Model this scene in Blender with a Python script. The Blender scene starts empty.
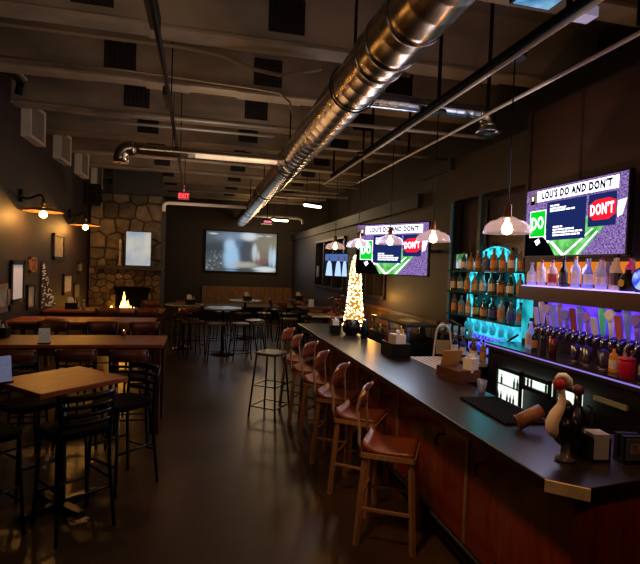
import bpy, bmesh, math, random
from mathutils import Vector, Matrix
random.seed(7)
R = math.radians
PI = math.pi
scene = bpy.context.scene
COL = scene.collection

# ------------------------------------------------------------------ materials
def lin(h):
    if isinstance(h, str):
        h = h.lstrip('#'); c = [int(h[i:i+2], 16)/255 for i in (0, 2, 4)]
    else: c = list(h)
    return tuple(x/12.92 if x <= .04045 else ((x+.055)/1.055)**2.4 for x in c)

def mat(name, col, rough=.5, metal=0., var=.0, scale=8., bump=0., col2=None, stretch=None, trans=0., emit=None, es=0., alpha=1., coat=0., spec=.5):
    m = bpy.data.materials.new(name); m.use_nodes = True
    nt = m.node_tree; N = nt.nodes; L = nt.links
    p = N['Principled BSDF']
    c = lin(col)
    p.inputs['Base Color'].default_value = (*c, 1)
    p.inputs['Roughness'].default_value = rough
    p.inputs['Metallic'].default_value = metal
    p.inputs['Transmission Weight'].default_value = trans
    p.inputs['Alpha'].default_value = alpha
    p.inputs['Coat Weight'].default_value = coat
    p.inputs['Specular IOR Level'].default_value = spec
    if emit is not None:
        p.inputs['Emission Color'].default_value = (*lin(emit), 1)
        p.inputs['Emission Strength'].default_value = es
    if var or bump or col2:
        tc = N.new('ShaderNodeTexCoord'); mp = N.new('ShaderNodeMapping')
        L.new(tc.outputs['Object'], mp.inputs['Vector'])
        if stretch: mp.inputs['Scale'].default_value = stretch
        no = N.new('ShaderNodeTexNoise'); no.inputs['Scale'].default_value = scale
        no.inputs['Detail'].default_value = 5
        L.new(mp.outputs['Vector'], no.inputs['Vector'])
        if var or col2:
            rp = N.new('ShaderNodeValToRGB')
            c2 = lin(col2) if col2 else tuple(x*(1-var) for x in c)
            rp.color_ramp.elements[0].position = .35; rp.color_ramp.elements[1].position = .65
            rp.color_ramp.elements[0].color = (*c2, 1); rp.color_ramp.elements[1].color = (*c, 1)
            L.new(no.outputs['Fac'], rp.inputs['Fac']); L.new(rp.outputs['Color'], p.inputs['Base Color'])
        if bump:
            b = N.new('ShaderNodeBump'); b.inputs['Strength'].default_value = bump; b.inputs['Distance'].default_value = .02
            L.new(no.outputs['Fac'], b.inputs['Height']); L.new(b.outputs['Normal'], p.inputs['Normal'])
    return m

def emis(name, col, s=1.):
    m = bpy.data.materials.new(name); m.use_nodes = True
    nt = m.node_tree; nt.nodes.clear()
    o = nt.nodes.new('ShaderNodeOutputMaterial'); e = nt.nodes.new('ShaderNodeEmission')
    e.inputs['Color'].default_value = (*lin(col), 1); e.inputs['Strength'].default_value = s
    nt.links.new(e.outputs[0], o.inputs['Surface'])
    return m

def emis_noise(name, ca, cb, s, scale=30., lo=.4, hi=.6, vor=False):
    m = bpy.data.materials.new(name); m.use_nodes = True
    nt = m.node_tree; nt.nodes.clear(); N = nt.nodes; L = nt.links
    o = N.new('ShaderNodeOutputMaterial'); e = N.new('ShaderNodeEmission'); tc = N.new('ShaderNodeTexCoord')
    rp = N.new('ShaderNodeValToRGB')
    if vor:
        no = N.new('ShaderNodeTexVoronoi'); fac = no.outputs['Distance']
    else:
        no = N.new('ShaderNodeTexNoise'); no.inputs['Detail'].default_value = 6; fac = no.outputs['Fac']
    no.inputs['Scale'].default_value = scale
    L.new(tc.outputs['Object'], no.inputs['Vector'])
    rp.color_ramp.elements[0].position = lo; rp.color_ramp.elements[1].position = hi
    rp.color_ramp.elements[0].color = (*lin(ca), 1); rp.color_ramp.elements[1].color = (*lin(cb), 1)
    L.new(fac, rp.inputs['Fac']); L.new(rp.outputs['Color'], e.inputs['Color'])
    e.inputs['Strength'].default_value = s
    L.new(e.outputs[0], o.inputs['Surface'])
    return m

def glassy(name, tint, clear=.6, gloss=.12, emit=None, es=0.):
    m = bpy.data.materials.new(name); m.use_nodes = True
    nt = m.node_tree; nt.nodes.clear(); N = nt.nodes; L = nt.links
    o = N.new('ShaderNodeOutputMaterial'); t = N.new('ShaderNodeBsdfTransparent'); tl = N.new('ShaderNodeBsdfTranslucent')
    g = N.new('ShaderNodeBsdfGlossy'); a = N.new('ShaderNodeMixShader'); b = N.new('ShaderNodeMixShader')
    t.inputs['Color'].default_value = (*lin(tint), 1); tl.inputs['Color'].default_value = (*lin(tint), 1)
    g.inputs['Roughness'].default_value = .08; g.inputs['Color'].default_value = (.9, .9, .9, 1)
    a.inputs[0].default_value = 1-clear; L.new(t.outputs[0], a.inputs[1]); L.new(tl.outputs[0], a.inputs[2])
    b.inputs[0].default_value = gloss; L.new(a.outputs[0], b.inputs[1]); L.new(g.outputs[0], b.inputs[2])
    last = b
    if emit:
        e = N.new('ShaderNodeEmission'); e.inputs['Color'].default_value = (*lin(emit), 1); e.inputs['Strength'].default_value = es
        ad = N.new('ShaderNodeAddShader'); L.new(b.outputs[0], ad.inputs[0]); L.new(e.outputs[0], ad.inputs[1]); last = ad
    L.new(last.outputs[0], o.inputs['Surface'])
    return m

# ------------------------------------------------------------------ mesh builder
class MB:
    def __init__(s): s.v = []; s.f = []; s.mi = []; s.sm = []; s.M = None
    def _add(s, vs, fs, mi=0, smooth=False):
        o = len(s.v)
        for p in vs:
            p = Vector(p)
            if s.M is not None: p = s.M @ p
            s.v.append(tuple(p))
        for k, f in enumerate(fs):
            s.f.append([o+i for i in f]); s.mi.append(mi)
            s.sm.append(smooth if isinstance(smooth, bool) else smooth[k])
        return s
    def box(s, c, d, rz=0., mi=0, M=None):
        hx, hy, hz = d[0]/2, d[1]/2, d[2]/2
        vs = [Vector((x, y, z)) for x in (-hx, hx) for y in (-hy, hy) for z in (-hz, hz)]
        T = Matrix.Translation(c) @ (M if M is not None else Matrix.Rotation(rz, 4, 'Z'))
        return s._add([T @ v for v in vs], [(0, 1, 3, 2), (4, 6, 7, 5), (0, 4, 5, 1), (2, 3, 7, 6), (0, 2, 6, 4), (1, 5, 7, 3)], mi)
    def cbox(s, c, d, ch, mi=0):        # box with chamfered vertical edges
        hx, hy, hz = d[0]/2, d[1]/2, d[2]/2
        ring = [(-hx+ch, -hy), (hx-ch, -hy), (hx, -hy+ch), (hx, hy-ch), (hx-ch, hy), (-hx+ch, hy), (-hx, hy-ch), (-hx, -hy+ch)]
        return s.prism([(c[0]+x, c[1]+y) for x, y in ring], c[2]-hz, c[2]+hz, mi)
    def prism(s, ring, z0, z1, mi=0):
        n = len(ring)
        vs = [(x, y, z0) for x, y in ring]+[(x, y, z1) for x, y in ring]
        fs = [list(range(n))[::-1], list(range(n, 2*n))]+[(i, (i+1) % n, n+(i+1) % n, n+i) for i in range(n)]
        return s._add(vs, fs, mi)
    def bar(s, p0, p1, w, h=None, mi=0):   # rectangular bar between two points
        p0 = Vector(p0); p1 = Vector(p1); d = p1-p0; L = d.length
        q = d.to_track_quat('Z', 'Y').to_matrix().to_4x4()
        return s.box((p0+p1)/2, (w, h or w, L), M=q, mi=mi)
    def tube(s, pts, r, seg=8, mi=0, closed=False, cap=True):
        pts = [Vector(p) for p in pts]; n = len(pts)
        rs = r if isinstance(r, (list, tuple)) else [r]*n
        vs = []; up = None
        for i, p in enumerate(pts):
            if closed: t = pts[(i+1) % n]-pts[i-1]
            else: t = pts[min(i+1, n-1)]-pts[max(i-1, 0)]
            t.normalize()
            if up is None:
                up = Vector((0, 0, 1)) if abs(t.z) < .9 else Vector((1, 0, 0))
            a = t.cross(up); a.normalize(); b = a.cross(t); b.normalize(); up = b
            for k in range(seg):
                an = 2*PI*k/seg
                vs.append(p+(a*math.cos(an)+b*math.sin(an))*rs[i])
        fs = []; sm = []
        m = n if closed else n-1
        for i in range(m):
            j = (i+1) % n
            for k in range(seg):
                k2 = (k+1) % seg
                fs.append((i*seg+k, i*seg+k2, j*seg+k2, j*seg+k)); sm.append(True)
        if cap and not closed:
            fs.append(list(range(seg))[::-1]); sm.append(False)
            fs.append(list(range((n-1)*seg, n*seg))); sm.append(False)
        return s._add(vs, fs, mi, sm)
    def cyl(s, p0, p1, r0, r1=None, seg=16, mi=0, cap=True):
        return s.tube([p0, p1], [r0, r0 if r1 is None else r1], seg, mi, cap=cap)
    def lathe(s, prof, c=(0, 0, 0), seg=16, mi=0, close=True, a0=0., sx=1., sy=1.):
        c = Vector(c); vs = []; fs = []; sm = []
        for r, z in prof:
            for k in range(seg):
                an = a0+2*PI*k/seg
                vs.append(c+Vector((math.cos(an)*r*sx, math.sin(an)*r*sy, z)))
        for i in range(len(prof)-1):
            for k in range(seg):
                k2 = (k+1) % seg
                fs.append((i*seg+k, i*seg+k2, (i+1)*seg+k2, (i+1)*seg+k)); sm.append(True)
        if close:
            if prof[0][0] > 1e-4: fs.append(list(range(seg))[::-1]); sm.append(False)
            if prof[-1][0] > 1e-4: fs.append(list(range((len(prof)-1)*seg, len(prof)*seg))); sm.append(False)
        return s._add(vs, fs, mi, sm)
    def ball(s, c, r, mi=0, seg=14, ring=8, sc=(1, 1, 1)):
        prof = [(max(1e-5, r*math.sin(PI*i/ring)), -r*math.cos(PI*i/ring)) for i in range(ring+1)]
        vs = []; fs = []
        for q, z in prof:
            for k in range(seg):
                an = 2*PI*k/seg; vs.append((c[0]+q*math.cos(an)*sc[0], c[1]+q*math.sin(an)*sc[1], c[2]+z*sc[2]))
        for i in range(ring):
            for k in range(seg):
                k2 = (k+1) % seg; fs.append((i*seg+k, i*seg+k2, (i+1)*seg+k2, (i+1)*seg+k))
        return s._add(vs, fs, mi, True)
    def poly(s, pts, mi=0): return s._add(pts, [list(range(len(pts)))], mi)

def link(name, b, mats, parent=None, loc=(0, 0, 0), rz=0., bevel=0.):
    me = bpy.data.meshes.new(name)
    me.from_pydata(b.v, [], b.f)
    ms = mats if isinstance(mats, (list, tuple)) else [mats]
    for m in ms: me.materials.append(m)
    for p, mi, sm in zip(me.polygons, b.mi, b.sm):
        p.material_index = mi; p.use_smooth = sm
    bm = bmesh.new(); bm.from_mesh(me)
    bmesh.ops.remove_doubles(bm, verts=bm.verts, dist=1e-5)
    bmesh.ops.recalc_face_normals(bm, faces=bm.faces)
    bm.to_mesh(me); bm.free(); me.update()
    o = bpy.data.objects.new(name, me); COL.objects.link(o)
    o.location = loc; o.rotation_euler = (0, 0, rz)
    if parent is not None: o.parent = parent
    if bevel:
        md = o.modifiers.new('Bevel', 'BEVEL'); md.width = bevel; md.segments = 2; md.limit_method = 'ANGLE'
    return o

def tag(o, label, cat, group=None):
    o['label'] = label; o['category'] = cat
    if group: o['group'] = group
    return o
def thing(name, label, cat, loc=(0, 0, 0), rz=0., group=None):
    o = bpy.data.objects.new(name, None); COL.objects.link(o)
    o.empty_display_size = .1
    o.location = loc; o.rotation_euler = (0, 0, rz)
    return tag(o, label, cat, group)
def struct(name, b, m, **k):
    o = link(name, b, m, **k); o['kind'] = 'structure'; return o
def dup(root, loc, rz, label, group=None):
    r = root.copy(); COL.objects.link(r); r.location = loc; r.rotation_euler = (0, 0, rz); r['label'] = label
    if group: r['group'] = group
    for ch in list(root.children):
        c = ch.copy(); COL.objects.link(c); c.parent = r
        for g in list(ch.children):
            d = g.copy(); COL.objects.link(d); d.parent = c
    return r
def text_mesh(name, txt, size, M, m, parent, bold=0., squeeze=1.):
    cu = bpy.data.curves.new(name, 'FONT'); cu.body = txt; cu.size = size; cu.align_x = 'CENTER'; cu.align_y = 'CENTER'
    cu.offset = bold; cu.resolution_u = 2; cu.space_character = 1.16
    to = bpy.data.objects.new(name+'_tmp', cu); COL.objects.link(to)
    dg = bpy.context.evaluated_depsgraph_get()
    me = bpy.data.meshes.new_from_object(to.evaluated_get(dg))
    bpy.data.objects.remove(to); bpy.data.curves.remove(cu)
    me.name = name; me.transform(M @ Matrix.Diagonal((squeeze, 1, 1, 1)))
    me.materials.clear(); me.materials.append(m)
    o = bpy.data.objects.new(name, me); COL.objects.link(o)
    o.parent = parent
    return o
def lamp(name, kind, loc, power, col, size=.1, rot=None, **k):
    d = bpy.data.lights.new(name, kind); d.energy = power; d.color = lin(col)
    if kind == 'AREA':
        d.size = size
        if 'size_y' in k: d.shape = 'RECTANGLE'; d.size_y = k['size_y']
    elif kind in ('POINT', 'SPOT'): d.shadow_soft_size = size
    if kind == 'SPOT': d.spot_size = k.get('angle', 2.); d.spot_blend = .6
    o = bpy.data.objects.new(name, d); COL.objects.link(o); o.location = loc
    if rot: o.rotation_euler = rot
    return o

# palette -----------------------------------------------------------
M = {}
M['wood_top'] = mat('honey_wood', '#a4541a', .42, var=.45, scale=5, stretch=(1, 9, 9))
M['wood_dark'] = mat('dark_wood', '#4a2212', .35, var=.45, scale=5, stretch=(9, 1, 1))
M['wood_stool'] = mat('stool_wood', '#8c4426', .38, var=.35, scale=7, stretch=(6, 6, 1))
M['wood_leg'] = mat('ash_leg_wood', '#b07e54', .45, var=.3, scale=9, stretch=(8, 8, 1))
M['black_metal'] = mat('black_metal', '#15120f', .28, .6)
M['black'] = mat('black_plastic', '#090808', .5, spec=.25)
M['black_vinyl'] = mat('black_vinyl', '#060505', .75, spec=.06)
M['steel'] = mat('steel', '#b0b2b5', .25, 1.)
M['galv'] = mat('galvanised_spiral', '#a89a88', .26, 1., var=.18, scale=5, bump=.15, stretch=(1, 1, 1))
M['pipe'] = mat('painted_pipe', '#c8c2b8', .4, .25)
M['pipe_dark'] = mat('dark_pipe', '#090808', .6, 0, spec=.15)
M['white'] = mat('white_paper', '#e6e2d8', .7, var=.1, scale=30)
M['bar_top'] = mat('bar_top', '#221816', .3, spec=.5, var=.35, scale=4, stretch=(8, 1, 1))
M['bar_edge'] = mat('bar_edge', '#160f0d', .3)
M['bar_panel'] = mat('bar_panel', '#94341a', .25, var=.4, scale=3, stretch=(6, 6, 1), coat=.3)
M['plum'] = mat('plum_wall', '#33292b', .6, var=.1, scale=3, bump=.05)
M['brown_wall'] = mat('brown_wall', '#291f15', .6, var=.12, scale=3, bump=.05)

# ------------------------------------------------------------------ room shell
LX, RX, FY, BY = -2.9, 3.3, 18.8, -2.2
WX = 4.65           # true outer wall on the right, behind the partition
# floor
b = MB(); b.box(((LX+WX)/2, (FY+BY)/2, -.05), (WX-LX+.4, FY-BY+.4, .1))
fm = mat('polished_concrete', '#503a20', .34, col2='#2e1e0e', scale=.8, bump=.02, spec=.4)
p = fm.node_tree.nodes['Principled BSDF']
struct('floor', b, fm)
# deck above beams
b = MB(); b.box(((LX+WX)/2, (FY+BY)/2, 5.05), (WX-LX+.4, FY-BY+.4, .1))
conc = mat('raw_concrete', '#86786a', .85, var=.35, scale=1.3, bump=.25)
struct('ceiling', b, conc)
b = MB(); b.box((LX-.05, (FY+BY)/2, 2.5), (.1, FY-BY, 5)); struct('wall_left', b, M['plum'])
# far wall: dark paint below, bare concrete above 3.5 m
b = MB(); b.box(((LX+WX)/2, FY+.05, 1.74), (WX-LX, .1, 3.48), mi=0); b.box(((LX+WX)/2, FY+.05, 4.24), (WX-LX, .1, 1.52), mi=1)
struct('wall_far', b, [mat('far_wall_paint', '#30241c', .6, var=.15, scale=2), mat('far_concrete', '#4a4036', .85, var=.35, scale=1.5)])
b = MB(); b.box(((LX+WX)/2, BY-.05, 2.5), (WX-LX, .1, 5)); struct('wall_back', b, M['brown_wall'])
b = MB(); b.box((WX+.05, (FY+BY)/2, 2.5), (.1, FY-BY, 5)); struct('wall_outer_right', b, mat('outer_wall', '#3d3026', .7, var=.2, scale=2))

# right partition with openings (windows far, shelf bay at the bar)
b = MB()
def wallY(y0, y1, z0, z1, x0=RX, x1=RX+.14): b.box(((x0+x1)/2, (y0+y1)/2, (z0+z1)/2), (x1-x0, y1-y0, z1-z0))
# openings: A Y 11.4..14.6 z1.43..2.75 ; B Y 8.6..10.3 z1.45..2.6 ; bay1 5.5..6.15, bay2 4.56..5.42 z1.0..2.95
wallY(14.6, FY, 0, 3.2); wallY(11.4, 14.6, 0, 1.45); wallY(11.4, 14.6, 2.8, 3.2)
wallY(10.3, 11.4, 0, 3.2); wallY(8.6, 10.3, 0, 1.45); wallY(8.6, 10.3, 2.7, 3.2)
wallY(7.2, 8.6, 0, 3.2); wallY(6.15, 7.2, 0, 3.55)
wallY(4.56, 6.15, 0, 1.0); wallY(4.56, 6.15, 2.98, 3.55); 
wallY(BY, 4.56, 0, 3.72, RX, RX+.14)
struct('wall_right', b, M['brown_wall'])
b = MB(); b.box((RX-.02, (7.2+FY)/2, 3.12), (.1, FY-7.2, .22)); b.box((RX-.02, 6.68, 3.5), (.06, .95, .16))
struct('trim_1', b, mat('shaded_cap', '#120d0a', .6))  # dark colour stands for shadow along the partition top
b = MB(); b.box((RX-.015, 3.82, 3.2), (.02, .03, .95)); b.box((RX-.02, 4.54, 2.95), (.04, .05, 1.5)); struct('trim_2', b, mat('panel_seam', '#20100b', .5))
# red-brown wood panelling over the back bar
b = MB(); b.box((RX-.012, 3.34, 3.2), (.016, 2.36, .98)); struct('trim_3', b, mat('bulkhead_panel', '#3c241c', .45, var=.3, scale=2, stretch=(1, 1, 4)))
# wainscot with curved top rail
b = MB()
for i in range(26):
    y = 6.45+i*.17; b.box((RX-.015, y+.083, .63), (.03, .155, 1.26))
b.box((RX-.03, 8.65, 1.28), (.06, 4.5, .05))
struct('trim_4', b, mat('wainscot_wood', '#6a4522', .4, var=.3, scale=3, stretch=(1, 6, 1)))
b = MB(); b.box((RX-.008, 15., .6), (.016, 7.5, 1.2)); struct('trim_5', b, mat('dado_paint', '#35281e', .55))
# baseboards
b = MB(); b.box((LX+.01, 8.3, .06), (.02, 21, .12)); struct('baseboard_left', b, M['black'])

# beams
beam_m = mat('beam_concrete', '#a8937c', .85, var=.5, scale=1.6, bump=.35, stretch=(.5, 1, 1))
lip_m = mat('beam_soffit', '#b09c84', .8, var=.4, scale=2, bump=.25)
beamY = [5.16+1.575*k for k in range(-4, 9)]
for k, y in enumerate(beamY):
    b = MB()
    x0, x1 = LX, 4.3
    t = .2
    # side profile with a tapered right end
    prof = [(x0, 4.35), (x1-.35, 4.35), (x1+.02, 4.62), (x1+.3, 4.66), (x1+.3, 5.0), (x0, 5.0)]
    n = len(prof)
    vs = [(x, y, z) for x, z in prof]+[(x, y+t, z) for x, z in prof]
    fs = [list(range(n)), list(range(n, 2*n))[::-1]]+[(i, (i+1) % n, n+(i+1) % n, n+i) for i in range(n)]
    b._add(vs, fs)
    # ragged soffit strip, its paler tone standing for light from below
    xs = x0; 
    while xs < x1-.4:
        L_ = random.uniform(.5, 1.5); xe = min(xs+L_, x1-.36)
        d = random.uniform(.0, .05)
        b.box(((xs+xe)/2, y+t/2-.02+d/2, 4.335-d/3), (xe-xs, t+.04+d, .03), mi=1); xs = xe
    o = struct('ceiling_beam', b, [beam_m, lip_m])
# dark grilles set in beam faces
vent_frame = mat('grille_dark', '#0c0706', .7); vent_bar = mat('grille_bar', '#2a1a14', .6)
ORD = ['', '', '', '', 'first', 'second', 'third', 'fourth', 'fifth', 'sixth', 'seventh', 'eighth', 'ninth']
vproto = None
rows = {-1.12: 'left of black pipe', .76: 'just left of spiral duct', 2.64: 'right of spiral duct'}
for k, y in enumerate(beamY):
    if k < 4: continue
    for x, wd in rows.items():
        if k == 4 and x > 2: continue
        lab = 'dark square grille on %s ceiling beam in view, %s' % (ORD[k], wd)
        if vproto is None:
            vproto = thing('beam_grille', lab, 'vent', (x, y, 4.62), 0, 'square grilles in the ceiling beams')
            q = MB(); q.box((0, -.006, 0), (.38, .012, .36)); link('backing', q, vent_frame, vproto)
            q = MB()
            for i in range(6): q.box((-.16+i*.064, -.016, 0), (.012, .01, .36))
            for i in range(5): q.box((0, -.018, -.14+i*.07), (.38, .008, .01))
            link('grid', q, vent_bar, vproto)
        else:
            dup(vproto, (x, y, 4.62), 0, lab)

# ------------------------------------------------------------------ ducts and pipes
def spiral_pipe(b, p0, p1, r, pitch=.12, seg=24, mi=0):
    p0 = Vector(p0); p1 = Vector(p1); L_ = (p1-p0).length; n = max(2, int(L_/pitch))
    pts = []; rs = []
    for i in range(n):
        t0 = i/n; t1 = (i+.9)/n; t2 = (i+.95)/n
        for t, rr in ((t0, r), (t1, r), (t2, r*1.008)):
            pts.append(p0.lerp(p1, t)); rs.append(rr)
    pts.append(p1); rs.append(r)
    b.tube(pts, rs, seg, mi)
duct = thing('spiral_duct', 'long shiny galvanised spiral duct running down the ceiling', 'duct', (1.23, 3, 3.6))
b = MB(); spiral_pipe(b, (0, -1.6, 0), (0, 15.0, 0), .2, .2, 40); link('pipe', b, M['galv'], duct)
for y in (-.12, .28, .52, 4.2, 7.4, 10.6, 13.6):
    b = MB(); b.tube([(0, y-.02, 0), (0, y-.015, 0), (0, y+.015, 0), (0, y+.02, 0)], [.2, .209, .209, .2], 40, cap=False); link('collar', b, M['galv'], duct)
for y in (1.2, 4.6, 8.0, 11.4):
    b = MB(); b.tube([(.215*math.cos(a), y, .215*math.sin(a)) for a in [i*PI/12 for i in range(24)]], .008, 6, closed=True); h_ = link('hanger', b, M['pipe_dark'], duct)
    b = MB(); b.box((0, y, .8), (.02, .03, 1.2)); link('strap', b, M['pipe_dark'], h_)
def elbow(c, r, R_, a0, a1, axis='XZ', n=8):
    return [(c[0]+R_*math.cos(a0+(a1-a0)*i/n), c[1], c[2]+R_*math.sin(a0+(a1-a0)*i/n)) for i in range(n+1)]
bl = thing('branch_duct', 'thin silver branch duct with a down-turned elbow left of the main duct', 'duct', (.03, 6.95, 3.495))
b = MB(); spiral_pipe(b, (-1.0, 0, 0), (1.02, 0, 0), .075, .1, 16); link('pipe', b, M['galv'], bl)
b = MB(); b.tube([(-.98, 0, 0)]+elbow((-1.02, 0, -.13), .09, .13, PI/2, PI, n=4)+[(-1.15, 0, -.2)], .095, 12); link('elbow', b, M['galv'], bl)
b = MB(); b.cyl((-.5, 0, .07), (-.5, 0, 1.45), .006, seg=6); link('hanger_rod', b, M['pipe_dark'], bl)
br = thing('branch_duct', 'thin silver branch duct ending in a round diffuser over the bar', 'duct', (.06, 4.65, 3.68))
b = MB(); spiral_pipe(b, (1.36, 0, 0), (2.68, 0, 0), .075, .1, 16); link('pipe', b, mat('galv_blue', '#a9aeb8', .25, 1., var=.15, scale=6, bump=.15), br)
b = MB(); b.tube([(2.66, 0, 0)]+elbow((2.68, 0, -.11), .08, .11, PI/2, 0, n=4)+[(2.79, 0, -.17)], .085, 12); link('elbow', b, M['galv'], br)
b = MB(); b.lathe([(.085, .06), (.1, .05), (.135, 0), (.125, -.01), (.09, .02)], (2.79, 0, -.2), 20, close=False); link('diffuser', b, M['steel'], br)
# cross pipes between the beams
def pipe(label, pts, r, m=None, name='ceiling_pipe', cat='pipe', group=None):
    b = MB(); b.tube(pts, r, 8); o = link(name, b, m or M['pipe']); return tag(o, label, cat, group)
tan = mat('tan_conduit', '#8a7358', .6)
pipe('tan flexible conduit sagging across the nearest beams', [(-2.85, 5.55, 4.3), (-1.5, 5.5, 4.29), (-.3, 5.46, 4.28), (.1, 5.44, 4.24), (.45, 5.42, 4.13), (.75, 5.42, 4.1), (1.0, 5.4, 4.16), (1.2, 5.4, 4.22)], .022, tan, 'conduit')
pipe('thin bright wire conduit curling down beside the spiral duct', [(-2.85, 6.35, 4.28), (-1.0, 6.3, 4.27), (.55, 6.2, 4.2), (.85, 6.15, 4.16), (.97, 6.1, 4.05), (1.0, 6.05, 3.9)], .013, mat('bright_conduit', '#b49a78', .35, .7), 'conduit')
pipe('upper of two silver pipes crossing left of the duct', [(-1.7, 7.9, 4.2), (1.05, 7.85, 4.2)], .022)
pipe('lower of two silver pipes crossing left of the duct', [(-1.9, 8.15, 4.13), (1.05, 8.1, 4.13)], .022)
pipe('white pipe with rounded end crossing above the dark far left corner', [(-1.06, 13.1, 3.3), (-1.06, 13.1, 3.44), (-1.03, 13.1, 3.49), (-.96, 13.1, 3.52), (1.02, 13.1, 3.53)], .045, mat('pale_pipe', '#f4ece0', .45))
pipe('pale pipe crossing right of the duct in mid room', [(1.4, 11.1, 3.65), (3.2, 11., 3.65)], .035)
pipe('pale pipe with bent end near the projection screen', [(1.3, 16.2, 3.64), (3.0, 16.2, 3.64), (3.12, 16.2, 3.6), (3.15, 16.2, 3.45)], .045)
pipe('slim silver pipe crossing right of the duct above the bar', [(1.45, 5.75, 3.75), (4.2, 5.7, 3.75)], .022)
pipe('second slim silver pipe crossing right of the duct above the bar', [(1.45, 7.6, 3.9), (4.2, 7.6, 3.9)], .02)
# black conduit line with the exit sign
bp = thing('black_conduit', 'black sprinkler pipe running toward the red exit sign', 'pipe', (-.38, 3, 3.62))
b = MB(); b.tube([(.03, -1.5, 0), (0, 1.5, 0), (-.12, 8.1, 0)], .022, 8); link('pipe', b, M['pipe_dark'], bp)
for c_, d_ in (((.0, .35, .03), (.07, .55, .09)), ((-.03, 2.2, .02), (.06, .5, .08))):
    b = MB(); b.box(c_, d_); link('junction_box', b, M['black'], bp)
for y in (.4, 2.6, 5.2, 7.6):
    b = MB(); b.cyl((-.01*y, y, 0), (-.01*y, y, 1.35), .008, seg=6); link('hanger_rod', b, M['pipe_dark'], bp)
ex = thing('exit_sign', 'glowing red exit sign hanging from the ceiling', 'exit sign', (-.5, 11.3, 3.4))
red_e = emis('exit_red', '#ff3038', 5.)
b = MB(); b.box((0, 0, .1), (.3, .05, .2)); link('housing', b, mat('exit_housing', '#3a0507', .4, emit='#ff1020', es=.06), ex)
text_mesh('lettering', 'EXIT', .17, Matrix.Translation((.0, -.03, .1)) @ Matrix.Rotation(PI/2, 4, 'X'), red_e, ex, .004, .72)
b = MB(); b.cyl((0, 0, .2), (0.02, 0, .5), .01, seg=6); link('stem', b, M['pipe'], ex); ex.scale = (.8, .8, .8)
lamp('exit_glow', 'POINT', (-.5, 11.1, 3.45), 1., '#ff1a1a', .05)

# U shaped hanging light rail
rail = thing('hanging_rail', 'U-shaped black hanging rail that carries the pendants over the bar', 'rail', (2.1, 2, 3.6))
b = MB(); b.bar((0, -.3, 0), (0, 6.3, 0), .06, .05); link('left_rail', b, M['pipe_dark'], rail)
b = MB(); b.tube([(.0, -.3, -.05), (0, 6.35, -.05), (.0, 6.4, -.05), (.52, 6.4, -.05)], .016, 8); b.tube([(.52, 6.45, -.05), (.52, -.3, -.05)], .016, 8); link('conduit', b, M['pipe'], rail)
b = MB(); b.tube([(.0, 6.4, -.05), (.0, 6.9, -.04), (.1, 7.1, -.04), (.75, 7.1, -.04)], .014, 8); link('far_bend', b, M['pipe'], rail)
for y in (.6, 2.3, 4.2, 6.2):
    for x in (0, .52):
        b = MB(); b.bar((x, y, 0), (x, y, 1.4), .026); link('hanger_rod', b, M['pipe_dark'], rail)
eb = thing('emergency_light', 'small white emergency light box on the rail at the top edge', 'light', (2.22, 2.62, 3.62))
b = MB(); b.box((0, 0, 0), (.13, .1, .06)); link('housing', b, mat('white_plastic', '#d8d6e6', .5, emit='#b8b8e8', es=.25), eb)
b = MB(); b.cyl((-.06, -.1, -.01), (-.13, -.16, -.03), .012, seg=6); link('arm', b, M['pipe'], eb)

# fluorescent fixtures
fl = thing('strip_light', 'lit strip lamp glowing right of the duct end', 'light', (2.55, 11.9, 3.55), .5)
b = MB(); b.box((0, 0, .03), (.6, .1, .06)); link('housing', b, M['black'], fl)
b = MB(); b.cyl((-.26, 0, -.02), (.26, 0, -.02), .035, seg=10); link('tube', b, emis('fluor', '#fff0c0', 9.), fl)
for x in (-.2, .2):
    b = MB(); b.cyl((x, 0, .05), (x, 0, 1.46), .008, seg=6); link('hanger_rod', b, M['pipe_dark'], fl)
f2 = dup(fl, (2.3, 15.6, 3.5), .2, 'smaller lit strip lamp near the far right corner of the ceiling')
lamp('strip_glow', 'POINT', (2.5, 12.3, 3.35), 18, '#ffdca0', .15)
lamp('strip_glow_far', 'POINT', (2.2, 16.4, 3.2), 34, '#ffd9a0', .15)

# ------------------------------------------------------------------ TVs
TVW, TVH = 1.25, .70
scr = {k: v for k, v in dict(
    crowd=emis_noise('tv_crowd', '#46306c', '#a888cc', 1.2, 60, .38, .66), white=emis('tv_white', '#f4f2ff', 2.6), navy=emis('tv_navy', '#1c2860', 1.1),
    field=emis_noise('tv_field', '#2f8a2e', '#7fd07a', 1.5, 9, .35, .7), dark=emis('tv_dark', '#08080c', .6), green=emis('tv_green', '#08b020', 1.7), red=emis('tv_red', '#e01828', 1.7),
    text=emis('tv_text', '#0c1238', .4), pink=emis('tv_pink', '#a060c8', 1.4), tan=emis('tv_tan', '#8a6a58', .9)).items()}
SK = list(scr.keys()); SM = [scr[k] for k in SK]
def quad_uv(b, pts, z, mname, w, h, mats):
    b.poly([((u-.5)*w, -z, (.5-v)*h) for u, v in pts], mats.index(mname))
def rect(u0, v0, u1, v1): return [(u0, v0), (u1, v0), (u1, v1), (u0, v1)]
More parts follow.
